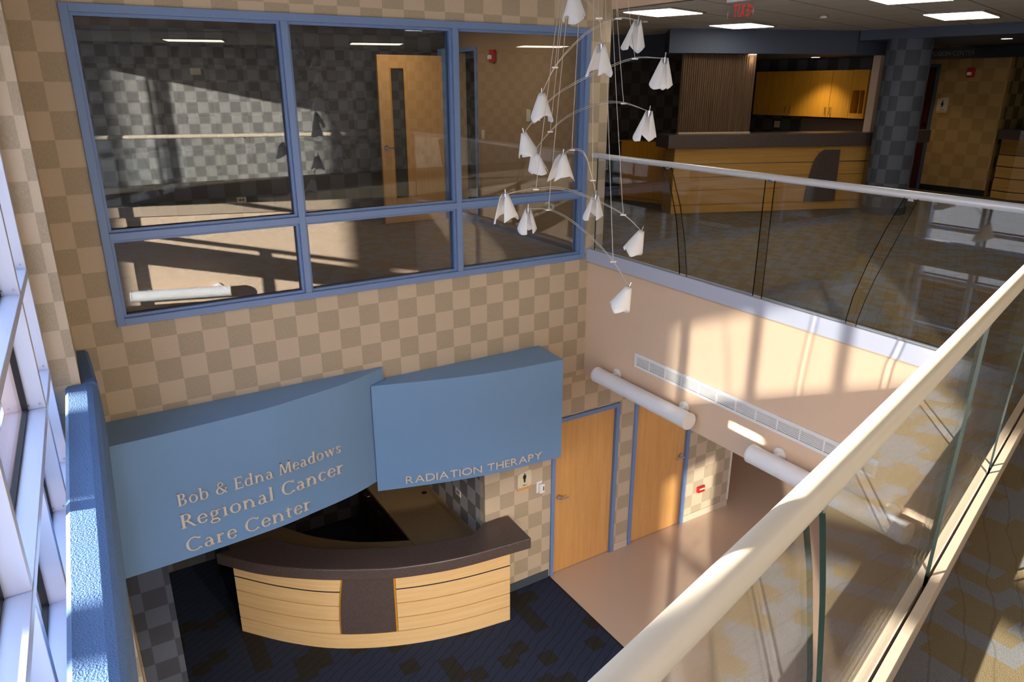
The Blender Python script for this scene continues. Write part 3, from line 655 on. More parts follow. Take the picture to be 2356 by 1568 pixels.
def plate(loc, nx, ny, w, h, label, mat=IVORY, kind=0):
    x, y, z = loc; t = thing('wall_plate', loc, label, 'wall plate'); tx, ty = -ny, nx
    def bx(a0, a1, d0, d1, z0, z1):
        p = V(x, y, z)+V(tx, ty, 0)*a0+V(nx, ny, 0)*d0; q = V(x, y, z)+V(tx, ty, 0)*a1+V(nx, ny, 0)*d1
        return MB().box((p.x, p.y, z+z0), (q.x, q.y, z+z1))
    obj('cover', bx(-w/2, w/2, .001, .009, -h/2, h/2), mat, t, bevel=.002)
    if kind == 1: obj('socket', bx(-w*.22, -w*.08, .009, .011, -h*.15, h*.15), BLACKP, t); obj('socket', bx(w*.08, w*.22, .009, .011, -h*.15, h*.15), BLACKP, t)
    elif kind == 2: obj('switch', bx(-.012, .012, .009, .02, -.03, .03), mat, t)
    return t
plate((.1, 1.38, 1.43), -1, 0, .09, .14, 'cream thermostat cover on the tan room wall, left of a pair', IVORY, 2)
plate((.1, 1.27, 1.41), -1, 0, .09, .15, 'grey green control cover on the tan room wall, right of a pair', plain('grey_green_plastic', srgb(186, 190, 176), .5))
plate((.1, .955, .42), -1, 0, .085, .085, 'blank ivory cover low on the tan room wall', IVORY)
plate((.1, .86, .40), -1, 0, .09, .085, 'pale outlet cover low on the tan room wall beside the blank one', WHITEP, 1)
plate((.1, 2.50, 1.15), -1, 0, .075, .12, 'light switch on the tan room wall by the dark doorway', IVORY, 2)
plate((-3.25, 3.55, 1.93), 0, -1, .12, .075, 'cream cover high on the dark room wall', IVORY)
plate((-2.9, 3.55, .38), 0, -1, .12, .075, 'cream outlet cover low on the dark room wall', IVORY, 1)
plate((-1.355, .93, -2.83), -1, 0, .13, .12, 'white switch cover on the grey checkered alcove wall', WHITEP, 2)
plate((-1.355, .66, -2.93), -1, 0, .13, .09, 'white outlet cover on the alcove wall nearer the counter', WHITEP, 1)
plate((6.25, 2.72, 1.12), -1, 0, .12, .11, 'cream outlet cover under the honey wood cabinets', IVORY)

# ------------------------------------------------------------------ curved lower desk
OUT = [(-4.13, .99), (-3.77, .55), (-3.3, .16), (-2.81, -.14), (-2.47, -.30), (-1.9, -.46), (-1.08, -.555)]
INN = [(-3.55, 1.0), (-3.34, .70), (-3.02, .41), (-2.67, .21), (-2.32, .04), (-1.76, -.13), (-1.06, -.075)]
BOD = [(-3.97, 1.02), (-3.63, .62), (-3.28, .29), (-2.95, .07), (-2.61, -.10), (-2.2, -.25), (-1.78, -.35), (-1.28, -.42)]
xy = lambda pts, n=8: [(p.x, p.y) for p in catmull(pts, n)]
dk = thing('reception_desk', (-2.6, .3, F0), 'curved maple reception desk with brown granite top under the blue sign panels', 'desk')
o_, b_ = xy(OUT), xy(BOD)
inn = xy(INN[:6], 8)[:-1]+[(-1.62, -.15), (-1.40, -.03), (-1.06, -.03)]
obj('countertop', MB().prism(o_+inn[::-1], -3.115, -2.98), GRANITE, dk, bevel=.012)
ins = lambda pts, d: [(p[0]-(pts[min(i+1,len(pts)-1)][1]-pts[max(i-1,0)][1])*d/math.dist(pts[min(i+1,len(pts)-1)], pts[max(i-1,0)]), p[1]+(pts[min(i+1,len(pts)-1)][0]-pts[max(i-1,0)][0])*d/math.dist(pts[min(i+1,len(pts)-1)], pts[max(i-1,0)])) for i, p in enumerate(pts)]
arcb = Arc([V(x, y, 0) for x, y in b_])
def band(s0, s1, z0, z1, d0, d1, n=24):
    o, i = [], []
    for k in range(n+1):
        p, t = arcb.at(s0+(s1-s0)*k/n); nr = V(t.y, -t.x, 0); a = p+nr*d1; b = p+nr*d0
        o.append((a.x, a.y)); i.append((b.x, b.y))
    return MB().strip(o, i, z0, z1)
Lb = arcb.L[-1]
zg = [F0, -3.90, -3.72, -3.53, -3.345, -3.115]
fin0, fin1 = arcb.x2s(-3.02), arcb.x2s(-2.56)
def finl(z):   # left edge of the granite fin swells to the left going down
    t = min(1, max(0, (z+3.90)/(.785))); return fin0-.075*(1-t**2.2)
obj('carcass', band(.01, Lb-.01, F0, -3.115, -.12, -.012), CTRW, dk)
obj('base_board', band(0, Lb, zg[0], zg[1]-.006, -.012, .004), DESKW, dk)
for k in range(1, 5):
    za, zb = zg[k]+.006, zg[k+1]-.006
    for a, b in ((0, None), (fin1+.022, Lb)):
        mb = MB(); n = 20; vs = []
        e0 = finl(za)-.022 if b is None else None; e1_ = finl(zb)-.022 if b is None else None
        for q in range(n+1):
            for (z, dd) in ((za, -.012), (za, .004), (zb, .004), (zb, -.012)):
                end = (e0 if z == za else e1_) if b is None else b
                p, t = arcb.at(a+(end-a)*q/n); p = p+V(t.y, -t.x, 0)*dd; vs.append((p.x, p.y, z))
        fs = []
        for q in range(n):
            i, j = 4*q, 4*q+4; fs += [(i,j,j+1,i+1),(i+1,j+1,j+2,i+2),(i+2,j+2,j+3,i+3),(i+3,j+3,j,i)]
        mb.add(vs, fs+[(0,1,2,3),(4*n+3,4*n+2,4*n+1,4*n)])
        obj('front_board', mb, DESKW, dk)
obj('chrome_strip', band(0, finl(-3.345)-.02, -3.352, -3.338, -.01, .007), CHROME, dk); obj('chrome_strip', band(fin1+.022, Lb, -3.352, -3.338, -.01, .007), CHROME, dk)
def fin_mesh(pad, d):
    mb = MB(); n = 14; vs = []
    for q in range(n+1):
        z = -3.885-pad*.7+(.77+pad*.7)*q/n; e = [finl(z)-pad, fin1+pad]
        for k in range(9):
            p, t = arcb.at(e[0]+(e[1]-e[0])*k/8); nr = V(t.y, -t.x, 0)
            a = p+nr*d; vs.append((a.x, a.y, z))
        for k in range(9):
            p, t = arcb.at(e[0]+(e[1]-e[0])*k/8); nr = V(t.y, -t.x, 0); a = p-nr*.011; vs.append((a.x, a.y, z))
    m_ = 18; fs = []
    for q in range(n):
        for k in range(8):
            i = q*m_+k; fs += [(i, i+1, i+1+m_, i+m_), (i+9, i+9+m_, i+10+m_, i+10)]
        fs += [(q*m_, q*m_+m_, q*m_+m_+9, q*m_+9), (q*m_+8, q*m_+17, q*m_+m_+17, q*m_+m_+8)]
    fs += [tuple(range(0, 9))+tuple(range(17, 8, -1)), tuple(n*m_+k for k in list(range(8, -1, -1))+list(range(9, 18)))]
    return mb.add(vs, fs)
obj('fin_trim', fin_mesh(.017, .010), CABW, dk); obj('granite_fin', fin_mesh(0, .022), GRANITE, dk)
wsI = [(-3.30, 1.75), (-3.0, 1.3), (-2.64, .95), (-2.34, .76), (-2.045, .615)]
wsO = ins(b_, .10)
obj('work_surface', MB().prism([p for p in wsO if p[0] < -2.0]+[(-2.04, -.2), (-2.04, .612)]+xy(wsI, 6)[::-1][1:]+[(-3.9, 1.7)], -3.38, -3.345), LAMINATE, dk)
bc = thing('back_counter', (-1.7, 1.3, F0), 'straight mottled counter with dark red drawers behind the curved desk', 'counter')
obj('countertop', MB().prism([(-2.035, -.14), (-1.9, -.22), (-1.75, -.22), (-1.362, .012), (-1.362, 2.59), (-2.035, 2.59)], -3.38, -3.342), LAMINATE, bc, bevel=.004)
obj('splash', MB().box((-1.385, .02, -3.342), (-1.362, 2.59, -3.26)), LAMINATE, bc)
obj('cabinet', MB().box((-1.98, .65, F0), (-1.364, 2.58, -3.38)), REDW, bc)
for k in range(3):
    z = -3.42-.21*k
    for y in (1.12, 1.62, 2.12):
        d = obj('drawer', MB().box((-2.0, y-.235, z-.19), (-1.98, y+.235, z)), REDW, bc, bevel=.003)
        obj('pull', MB().tube([(-2.0, y-.05, z-.09), (-2.03, y-.05, z-.09), (-2.03, y+.05, z-.09), (-2.0, y+.05, z-.09)], .005, 6), CHROME, d, label='thin chrome pull')
obj('grommet', MB().tube([(-1.44, 1.5, -3.342), (-1.44, 1.5, -3.338)], .035, 20), BLACKP, bc)

# ------------------------------------------------------------------ tubular wall lights and the long vent
def wall_light(p, d, nr, L, label):
    p, d, nr = Vector(p), Vector(d), Vector(nr)
    t = thing('wall_light', (p.x, p.y, p.z-.08), label, 'light', 'tubular wall lights')
    a, b = p-d*L/2, p+d*L/2; r = .083
    obj('tube_diffuser', MB().tube([a+d*.02, b-d*.02], r, 32), DIFF, t)
    for q, s in ((a, 1), (b, -1)): obj('end_cap', MB().tube([q, q+d*.022*s], r+.003, 32), WHITEP, t)
    # the lower half is a plain white trough
    tr = MB(); n = 14; vs = []
    for e in (a+d*.022, b-d*.022):
        for k in range(n+1):
            an = math.pi*1.06+math.pi*.80*k/n
            vs.append(e+nr*math.cos(an)*-(r+.0015)*1.0+V(0, 0, math.sin(an)*(r+.0015)))
        for k in range(n+1):
            an = math.pi*1.06+math.pi*.80*k/n
            vs.append(e-nr*math.cos(an)*(r-.001)+V(0, 0, math.sin(an)*(r-.001)))
    m_ = 2*(n+1); fs = []
    for k in range(n): fs += [(k, k+1, m_+k+1, m_+k), (n+1+k, m_+n+1+k, m_+n+2+k, n+2+k)]
    tr.add(vs, fs+[tuple(list(range(0, n+1))+list(range(2*n+1, n, -1))), tuple(m_+q for q in list(range(n, -1, -1))+list(range(n+1, 2*n+2))), (0, m_, m_+n+1, n+1), (n, 2*n+1, m_+2*n+1, m_+n)])
    obj('trough', tr, WHITEP, t)
    for s in (-.36, .36):
        c = p+d*L*s+V(0, 0, .045); dist = abs((p-Vector(p)).length)
        w0 = c-nr*.135
        obj('mount_disc', MB().tube([w0+nr*.002, w0+nr*.018], .06, 24), WHITEP, t)
        obj('bracket', MB().tube([w0+nr*.016, c-nr*.05], .02, 10), WHITEP, t)
wall_light((-.137, -1.13, -1.265), (0, -1, 0), (-1, 0, 0), 1.43, 'white tubular wall light on the tan wall nearest the checkered wall')
wall_light((-.137, -3.31, -1.265), (0, -1, 0), (-1, 0, 0), 1.43, 'white tubular wall light behind the nearer railing, right end of the tan wall')
q = V(-3.5, yr(-3.5), -1.25)+RN*.137
wall_light(q, RE, RN, 1.43, 'white tubular wall light seen mirrored in the lower left window pane')
vt = thing('air_vent', (0, -2.27, -1.04), 'long white slotted air vent high on the tan wall', 'vent')
ya, yb, za, zb = -.885, -3.65, -1.042, -.885
obj('vent_back', MB().box((-.004, yb+.01, za+.01), (-.001, ya-.01, zb-.01)), GASKET, vt)
obj('vent_frame', MB().box((-.014, yb, za), (-.001, ya, za+.028)).box((-.014, yb, zb-.028), (-.001, ya, zb)).box((-.014, ya-.03, za+.028), (-.001, ya, zb-.028)).box((-.014, yb, za+.028), (-.001, yb+.03, zb-.028)), WHITEP, vt)
for k in range(6):
    z = za+.037+.0165*k
    obj('slat', MB().hexa([(-.013, yb+.03, z-.003), (-.005, yb+.03, z+.004), (-.005, ya-.03, z+.004), (-.013, ya-.03, z-.003), (-.013, yb+.03, z), (-.005, yb+.03, z+.007), (-.005, ya-.03, z+.007), (-.013, ya-.03, z)]), WHITEP, vt)
for k in range(1, 12):
    y = ya+(yb-ya)*k/12; obj('cross_bar', MB().box((-.0125, y-.007, za+.028), (-.003, y+.007, zb-.028)), WHITEP, vt)

# ------------------------------------------------------------------ glass railings
def interp(tab, z):
    tab = sorted(tab)
    if z <= tab[0][0]: return tab[0][1]
    for (a, b), (c, d) in zip(tab, tab[1:]):
        if z <= c: return b+(d-b)*(z-a)/(c-a)
    (a, b), (c, d) = tab[-2:]; return d+(d-b)*(z-c)/(c-a)
def glass_panel(parent, left, right, place, z0=.03, z1=1.062, th=.0127):
    n = 12; zz = [z0+(z1-z0)*i/n for i in range(n+1)]; vs = []
    for z in zz:
        for s, h in ((left(z), -th/2), (right(z), -th/2), (right(z), th/2), (left(z), th/2)): vs.append(place(s, h, z))
    fs = [(0,3,2,1), (4*n,4*n+1,4*n+2,4*n+3)]; ends = []
    for i in range(n):
        a, b = 4*i, 4*i+4; fs += [(a,a+1,b+1,b), (a+2,a+3,b+3,b+2)]; ends += [(a+1,a+2,b+2,b+1), (a+3,a,b,b+3)]
    o = obj('glass_panel', MB().add(vs, fs+ends), GLASS, parent)
    # ground edges are a darker green
    o.data.materials.append(GEDGE)
    for i, p in enumerate(o.data.polygons):
        if i >= 2+2*n: p.material_index = 1
    return o
fa = thing('glass_railing', (.02, -2.2, 0), 'far glass railing with a silver handrail above the tan wall', 'railing', 'glass railings')
obj('handrail', MB().tube([(.03, -.002, 1.07), (.03, -1.5, 1.07), (.03, -3.2, 1.07), (.03, -4.46, 1.07)], .0285, 20), RAILM, fa)
plf = lambda s, h, z: V(.012+h, s, z)
J1L = [(1.067,-1.097),(.865,-1.218),(.584,-1.322),(.085,-1.42)]; J1R = [(1.06,-1.198),(.727,-1.356),(.395,-1.453),(.087,-1.511)]
J3L = [(1.062,-3.489),(.824,-3.39),(.553,-3.295),(.284,-3.221),(.087,-3.192)]; J3R = [(1.055,-3.581),(.747,-3.473),(.458,-3.37),(.264,-3.316),(.089,-3.278)]
I = lambda t: (lambda z: interp(t, z))
K = lambda c: (lambda z: c)
glass_panel(fa, K(-.10), I(J1L), plf); glass_panel(fa, I(J1R), K(-2.302), plf); glass_panel(fa, K(-2.395), I(J3L), plf); glass_panel(fa, I(J3R), K(-4.44), plf)
obj('curb', MB().box((-.03, -4.50, -.068), (.0, -.002, .072)).box((.024, -4.50, 0), (.055, -.002, .072)).box((0, -4.50, -.068), (.024, -.002, .02)), CURB, fa, bevel=.002)
obj('curb_drip', MB().box((-.012, -4.52, -.088), (-.001, -.002, -.07)), BEIGEM, fa)
br = MB()
for y in (-1.16, -2.345, -3.53): br.box((.008, y-.02, 1.03), (.016, y+.02, 1.062))
obj('bracket', br, CHROME, fa)
sp_ = MB()
for y in (-1.465, -2.35, -3.235): sp_.box((.001, y-.04, .02), (.023, y+.04, .074))
obj('shoe_filler', sp_, BEIGEM, fa)
ne = thing('glass_railing', (-2.5, yr(-2.5), 0), 'nearer glass railing with a cream handrail crossing the lower right', 'railing', 'glass railings')
O_ = V(0, -4.53, 0)
def pln(s, h, z):  # s is the x of the point on the railing line
    p = V(s, yr(s), z)+RN*h; return p
hr = [V(x, yr(x)+d, 1.07)+RN*.0 for x, d in ((-5.15, .02), (-4.45, .008), (-3.8, .0), (-3.0, -.002), (-2.2, .0), (-1.2, 0), (-.5, 0), (.03, 0))]
obj('handrail', MB().tube(catmull(hr, 5), .0295, 24), RAILW, ne)
jBr = [(1.06,-3.80),(1.0,-3.77),(.758,-3.68),(.455,-3.594),(.08,-3.53)]; jBl = [(1.06,-3.875),(.877,-3.79),(.506,-3.663),(.08,-3.60)]
jAr = [(1.05,-2.335),(.66,-2.375),(.241,-2.43),(.05,-2.445)]; jAl = [(1.05,-2.425),(.66,-2.465),(.241,-2.52),(.05,-2.535)]
jCr = [(1.05,-1.03),(.606,-1.215),(.45,-1.30),(.3,-1.36),(.05,-1.395)]; jCl = [(1.05,-1.12),(.606,-1.305),(.45,-1.39),(.3,-1.45),(.05,-1.485)]
glass_panel(ne, K(-5.10), I(jBl), pln); glass_panel(ne, I(jBr), I(jAl), pln); glass_panel(ne, I(jAr), I(jCl), pln); glass_panel(ne, I(jCr), K(-.06), pln)
def rail_band(n0, n1, z0, z1): return rail_strip(n0, n1, z0, z1, XC, -.03)
mb = MB(); mb.prism(*rail_band(.012, .042, -.068, .076)); mb.prism(*rail_band(-.045, -.012, 0, .076)); mb.prism(*rail_band(-.012, .012, -.068, .02))
obj('curb', mb, BEIGEM, ne, bevel=.002)
obj('slot_gasket', MB().prism(*rail_band(-.0115, .0115, .021, .028)), SLOT, ne)
br = MB()
for x in (-3.81, -2.38, -1.06):
    c = V(x, yr(x), 1.035); br.tube([c-RN*.016, c+RN*.016], .012, 8)
obj('bracket', br, CHROME, ne)

# ------------------------------------------------------------------ hanging cluster of paper shades
mo = thing('mobile_chandelier', (-1.9, -2.75, .2), 'hanging cluster of white paper shades on thin bowed wires', 'chandelier')
def shade(p, axis, spin, H=.165, bottom=.074, top=.018, flap=1):
    """a square of paper rolled into a cone: pointed hem corners and a loose edge standing off"""
    p = Vector(p); ax = Vector(axis).normalized(); u = ax.cross(V(.3, .9, .1)).normalized(); v = ax.cross(u)
    n, m_ = 34, 6; vs = []; A0, A1 = -2.75, 2.75
    for i in range(n+1):
        th = A0+(A1-A0)*i/n
        x_ = i/n; k = abs(((x_*2+.1) % 1.0)-.5)*2      # 1 at a hem corner
        Lh = H*(.90+(.30 if .30 < x_ < .85 else .20)*max(0, 1-(1-k)*1.5)-.12*math.sin(math.pi*x_)**2)
        Lt = -.004 if abs(th) < 2.2 else .030*(abs(th)-2.2)/.55
        for j in range(m_+1):
            s = Lt+(Lh-Lt)*j/m_; r = top+(bottom-top)*(s/H)**.95 if s > 0 else top
            off = max(0, th-1.9)*flap*.030
            a = th+spin; q = p-ax*s+(u*math.cos(a)+v*math.sin(a))*r+(-u*math.sin(a)+v*math.cos(a))*off*(.4+.6*j/m_)+(u*math.cos(a)+v*math.sin(a))*off*.9
            vs.append(q)
    fs = [(i*(m_+1)+j, (i+1)*(m_+1)+j, (i+1)*(m_+1)+j+1, i*(m_+1)+j+1) for i in range(n) for j in range(m_)]
    o = obj('lamp_shade', MB().add(vs, fs, True), PAPER, mo)
    s = o.modifiers.new('thickness', 'SOLIDIFY'); s.thickness = .0012
    h = MB().tube([p-ax*.03, p+ax*.004], .010, 10).tube([p+ax*.003, p+ax*.032], .0032, 6)
    sd = u.cross(ax).normalized()
    h.tube([p+u*.02, p-u*.02], .003, 6)
    obj('lamp_holder', h, CHROME, o)
R_ = Vector(rt)
SH = [  # top of shade in the photograph, metres from the lens, lean to the right, spin
 (1205, 306, 5.0, -.25, 1.2), (1530, 134, 4.5, .10, 3.6), (1229, 347, 5.2, -.18, 4.5), (1494, 256, 4.5, .12, 3.4), (1246, 215, 4.7, .0, 0.2), (1468, 47, 4.6, .14, 3.4),
 (1163, 447, 4.6, -.08, 3.0), (1476, 531, 4.8, .38, .6), (1215, 480, 5.0, .04, 3.8), (1447, 660, 4.5, .40, .4), (1296, 355, 4.8, .0, 2.4), (1371, 449, 5.0, .08, 3.4), (1320, -22, 4.6, -.06, 1.0), (1385, 103, 4.4, .02, 3.0)]
PT = []
for (a, b, t, lean, spin) in SH:
    p = at(a, b, t); PT.append(p); shade(p, V(0, 0, 1)+R_*lean, spin+.8, H=.158 if t < 4.9 else .15)
ARMS = [ # shade, way points, shade, wire nodes
 (0, [(1265, 232), (1320, 195), (1385, 163), (1461, 135)], 1, [(1461, 135)]),
 (2, [(1266, 303), (1310, 267), (1380, 240), (1435, 238)], 3, [(1266, 303), (1435, 238)]),
 (4, [(1277, 155), (1320, 105), (1365, 68), (1423, 43)], 5, [(1277, 155), (1423, 43)]),
 (6, [(1192, 441), (1233, 436), (1290, 435), (1360, 457), (1434, 494)], 7, [(1233, 436), (1434, 494)]),
 (8, [(1262, 483), (1310, 506), (1368, 555), (1411, 602)], 9, [(1262, 483), (1411, 602)]),
 (10, [(1316, 345), (1345, 356), (1364, 415)], 11, [(1316, 345), (1364, 415)]),
 (12, [(1350, 5), (1378, 42)], 13, [(1378, 42)])]
CAN = at(1372, -330, 4.9); CAN.z = 3.56
wires = []
for (i, way, j, nodes) in ARMS:
    ti, tj = SH[i][2], SH[j][2]; x0, x1 = SH[i][0], SH[j][0]
    f = lambda a: ti+(tj-ti)*(a-x0)/(x1-x0)
    pts = [PT[i]]+[at(a, b, f(a)) for a, b in way]+[PT[j]]
    c = catmull(pts, 7)
    for dzz in (0, .011): obj('arm_wire', MB().tube([p+V(0, 0, dzz*math.sin(math.pi*k/(len(c)-1))) for k, p in enumerate(c)], .0016, 6), WIRE, mo)
    for (a, b) in nodes:
        p = at(a, b, f(a)); obj('clip', MB().tube([p-R_*.018, p+R_*.018], .0045, 8), WHITEP, mo)
        q = CAN+(p-CAN)*.03; q.z = CAN.z; mid = p.lerp(q, .45)-R_*.012+V(0, 0, 0)
        if (a, b) == (1364, 415) or True:
            c2 = catmull([p+V(0, 0, .004), p.lerp(q, .08)-R_*.004, mid, q], 6)
            obj('suspension_wire', MB().tube(c2, .0018, 6), WIRE, mo)
obj('canopy', MB().tube([CAN, V(CAN.x, CAN.y, 3.598)], .09, 24), WHITEP, mo)

# ------------------------------------------------------------------ upper lobby
CA, CB = V(2.66, 1.515, 0), V(5.5, .43, 0); ct = (CB-CA).normalized(); cn = V(ct.y, -ct.x, 0)
rc = thing('reception_counter', (4.5, .9, 0), 'long golden maple counter with a granite top across the upper lobby', 'counter')
line = [CA, CA.lerp(CB, .5), CB, V(5.9, .455, 0), V(6.62, .40, 0)]
def cband(pts, d0, d1, z0, z1):
    o, i = [], []
    for k, p in enumerate(pts):
        t = (pts[min(k+1, len(pts)-1)]-pts[max(k-1, 0)]).normalized(); nr = V(t.y, -t.x, 0)
        a, b = p+nr*d1, p+nr*d0; o.append((a.x, a.y)); i.append((b.x, b.y))
    return MB().strip(o, i, z0, z1)
long_ = [CA-ct*.13]+line[1:]+[V(6.95, .385, 0)]
obj('countertop', cband([CA-ct*.13]+line[1:3], -.42, .06, .93, 1.115), GRANITE, rc, bevel=.006)
obj('countertop', cband(long_[2:], -.09, .055, .93, 1.115), GRANITE, rc)
zs_ = [.0, .126, .335, .52, .706, .93]
obj('carcass', cband(line[:3], -.36, -.015, 0, .93), CTRW, rc); obj('carcass', cband(line[2:], -.08, -.015, 0, .93), CTRW, rc)
for a, b in zip(zs_, zs_[1:]): obj('front_board', cband(line, -.015, .0, a+.005, b-.006), CTRW, rc)
obj('chrome_strip', cband(line[:3], -.012, .003, .701, .711), CHROME, rc)
fp = [(2.215, .88), (2.47, .88), (2.49, .128), (1.985, .128), (2.0, .3), (2.022, .485), (2.05, .62), (2.08, .74), (2.14, .83)]
A0 = V(2.763, 1.475, 0); e = (V(5.495, .412, 0)-A0).normalized(); nn = V(e.y, -e.x, 0)
obj('granite_fin', MB().frame3(fp, A0+nn*.002, e, V(0, 0, 1), nn, .02), GRANITE, rc)
sc_ = thing('screen_panel', (3.3, 1.4, 1.115), 'dark ribbed bark-like screen standing on the long counter', 'panel')
p0, p1 = V(2.80, 1.635, 0), V(3.83, 1.235, 0); dd = (p1-p0).normalized(); pn = V(dd.y, -dd.x, 0)
obj('panel', MB().prism([(p0.x, p0.y), (p1.x, p1.y), (p1.x-pn.x*.05, p1.y-pn.y*.05), (p0.x-pn.x*.05, p0.y-pn.y*.05)], 1.14, 2.185), BARK, sc_)
rb = MB()
for k in range(34):
    c = p0.lerp(p1, (k+.5)/34); w_ = .011
    rb.box((c.x-w_*.6, c.y-w_*.6-.006, 1.14), (c.x+w_*.6, c.y+w_*.6-.006, 2.185))
obj('ribs', rb, BARK, sc_)
obj('base_rail', MB().prism([(p0.x+pn.x*.03, p0.y+pn.y*.03), (p1.x+pn.x*.03, p1.y+pn.y*.03), (p1.x-pn.x*.05, p1.y-pn.y*.05), (p0.x-pn.x*.05, p0.y-pn.y*.05)], 1.116, 1.14), BEIGEM, sc_)
t = thing('desk_return', (3.2, 2.6, 0), 'plain golden wood side panel standing left of the long counter', 'desk')
obj('front_panel', MB().prism([(2.97, 3.06), (3.225, 2.16), (3.27, 2.175), (3.015, 3.07)], .06, .925), CABW, t, bevel=.003)
obj('side_panel', MB().prism([(2.97, 3.07), (3.015, 3.075), (3.5, 3.2), (3.48, 3.25)], .06, .9), CABW, t)
obj('plinth', MB().prism([(3.0, 3.05), (3.25, 2.18), (3.29, 2.19), (3.04, 3.06)], 0, .06), CABW, t)
obj('top', MB().prism([(2.95, 3.09), (3.215, 2.15), (3.6, 2.26), (3.35, 3.2)], .925, .945), CABW, t)
# cabinets, one thing each
ys_ = [3.0, 2.64, 2.24, 1.86, 1.47, 1.11, .84]
def cabinet(ya, yb, doors, label):
    t = thing('wall_cabinet', (6.07, (ya+yb)/2, 1.285), label, 'cabinet', 'honey wood wall cabinets')
    obj('carcass', MB().box((5.918, yb+.002, 1.285), (6.249, ya-.002, 2.0)), CABW, t)
    for (a, b, hy) in doors:
        d = obj('door', MB().box((5.9, b+.003, 1.288), (5.917, a-.003, 1.997)), CABW, t, bevel=.0015)
        obj('handle', MB().tube([(5.9, hy, 1.33), (5.872, hy, 1.33), (5.872, hy, 1.44), (5.9, hy, 1.44)], .005, 6), CHROME, d, label='thin metal pull')
cabinet(3.0, 2.64, [(3.0, 2.64, 2.69)], 'honey wood single-door cabinet left end of the row beside the dark screen')
cabinet(2.64, 1.86, [(2.64, 2.24, 2.285), (2.24, 1.86, 2.195)], 'honey wood double-door cabinet left one of two in the row')
cabinet(1.86, 1.11, [(1.86, 1.47, 1.515), (1.47, 1.11, 1.425)], 'honey wood double-door cabinet right one of two in the row')
t = thing('wall_cabinet', (6.07, .97, 1.285), 'honey wood end cabinet with an open cubby beside the slate column', 'cabinet', 'honey wood wall cabinets')
obj('carcass', wall_x(5.9, 6.249, .84, 1.108, 1.285, 2.0, [(.87, 1.085, 1.36, 1.70)]), CABW, t)
obj('cubby_back', MB().box((6.2, .87, 1.36), (6.24, 1.085, 1.70)), REDW, t)
obj('cubby_divider', MB().box((5.93, .96, 1.36), (6.2, .972, 1.70)), CABW, t)
t = thing('backsplash_board', (6.2, 1.6, 1.0), 'plain taupe board on the dark wall below the cabinets', 'board')
obj('board', MB().box((6.225, .95, .93), (6.248, 2.2, 1.25)), plain('taupe_board', srgb(120, 104, 92), .6), t)
# column
cx, cy = 5.46, .0
mb = MB()
ring = [(  .29*math.cos(2*math.pi*k/48), .29*math.sin(2*math.pi*k/48)) for k in range(48)]
cl = thing('column', (cx, cy, 0), 'round slate checkered column in front of the long counter', 'column')
obj('shaft', MB().prism([(cx+a, cy+b) for a, b in ring], .1, 2.369, True), COLPAPER, cl)
obj('base', MB().prism([(cx+a*1.03, cy+b*1.03) for a, b in ring], 0, .1, True), plain('slate_base_vinyl', srgb(66, 74, 84), .25), cl)
# right hand desk
rd = thing('reception_desk', (8.6, -.7, 0), 'banded maple desk with a dark granite top at the far right edge', 'desk')
prof = [(8.36, -.06), (8.30, -.34), (8.62, -1.5), (9.3, -1.7), (9.5, -.2)]
obj('countertop', MB().prism([(8.30, .0), (8.22, -.38), (8.56, -1.58), (9.4, -1.8), (9.6, -.1)], .95, 1.10), GRANITE, rd, bevel=.005)
obj('carcass', MB().prism([(8.375, -.075), (8.316, -.34), (8.63, -1.48), (9.28, -1.68), (9.48, -.215)], 0, .95), REDW, rd)
for a, b in zip(zs_[:-1]+[.93], zs_[1:-1]+[.93]):
    if b > a: obj('front_board', MB().prism(prof, a+.008, b-.008), CTRW, rd)
obj('front_board', MB().prism(prof, .718, .948), CTRW, rd)
hp = [(8.9+.62*math.cos(math.pi*k/14), 1.10+.26*math.sin(math.pi*k/14)) for k in range(15)]
obj('arched_screen', MB().frame3([(-.62*math.cos(math.pi*k/14), .30*math.sin(math.pi*k/14)) for k in range(15)], V(8.75, -.85, 1.1), V(.25, -.97, 0).normalized(), V(0, 0, 1), V(.97, .25, 0).normalized(), .04), plain('oxblood_screen', srgb(46, 20, 16), .4), rd)
# department sign on the dark bulkhead
ds = thing('department_sign', (8.07, .35, 2.19), 'dark bulkhead sign with dim metal capitals beyond the column', 'sign')
obj('panel', MB().box((8.02, -1.4, 2.19), (8.14, 1.42, 2.366)), plain('near_black_blue', srgb(40, 42, 48), .6), ds)
sans_text('INFUSION CENTER', ds, lambda a, b, d: V(8.018-d, 1.25-a, 2.235+b), .80, .075, .01, plain('dim_metal_letters', srgb(120, 116, 110), .5))

# ------------------------------------------------------------------ ceiling fittings
g_ = math.atan(.294)
def troffer(cx, cy, a, b, label, z=CE):
    t = thing('ceiling_light', (cx, cy, z-.02), label, 'light', 'lit ceiling panels'); c, s = math.cos(g_), math.sin(g_)
    P = lambda u, v: (cx+u*c-v*s, cy+u*s+v*c)
    R4 = lambda p, q: [P(-p, -q), P(p, -q), P(p, q), P(-p, q)]
    obj('diffuser', MB().prism(R4(a/2-.03, b/2-.03), z-.022, z-.004), LIGHTQ if z < 0 or (cy < -5 and z == CE) else LIGHTP, t)
    fr_ = MB(); w = .028
    for u0, u1, v0, v1 in ((-a/2, a/2, -b/2, -b/2+w), (-a/2, a/2, b/2-w, b/2), (-a/2, -a/2+w, -b/2+w, b/2-w), (a/2-w, a/2, -b/2+w, b/2-w)):
        fr_.prism([P(u0, v0), P(u1, v0), P(u1, v1), P(u0, v1)], z-.016, z-.001)
    obj('frame', fr_, GRIDM, t)
troffer(.766, -.14, .72, .60, 'lit ceiling panel nearest the blue window frame')
troffer(2.857, .68, .74, .60, 'lit ceiling panel just beyond the red exit sign')
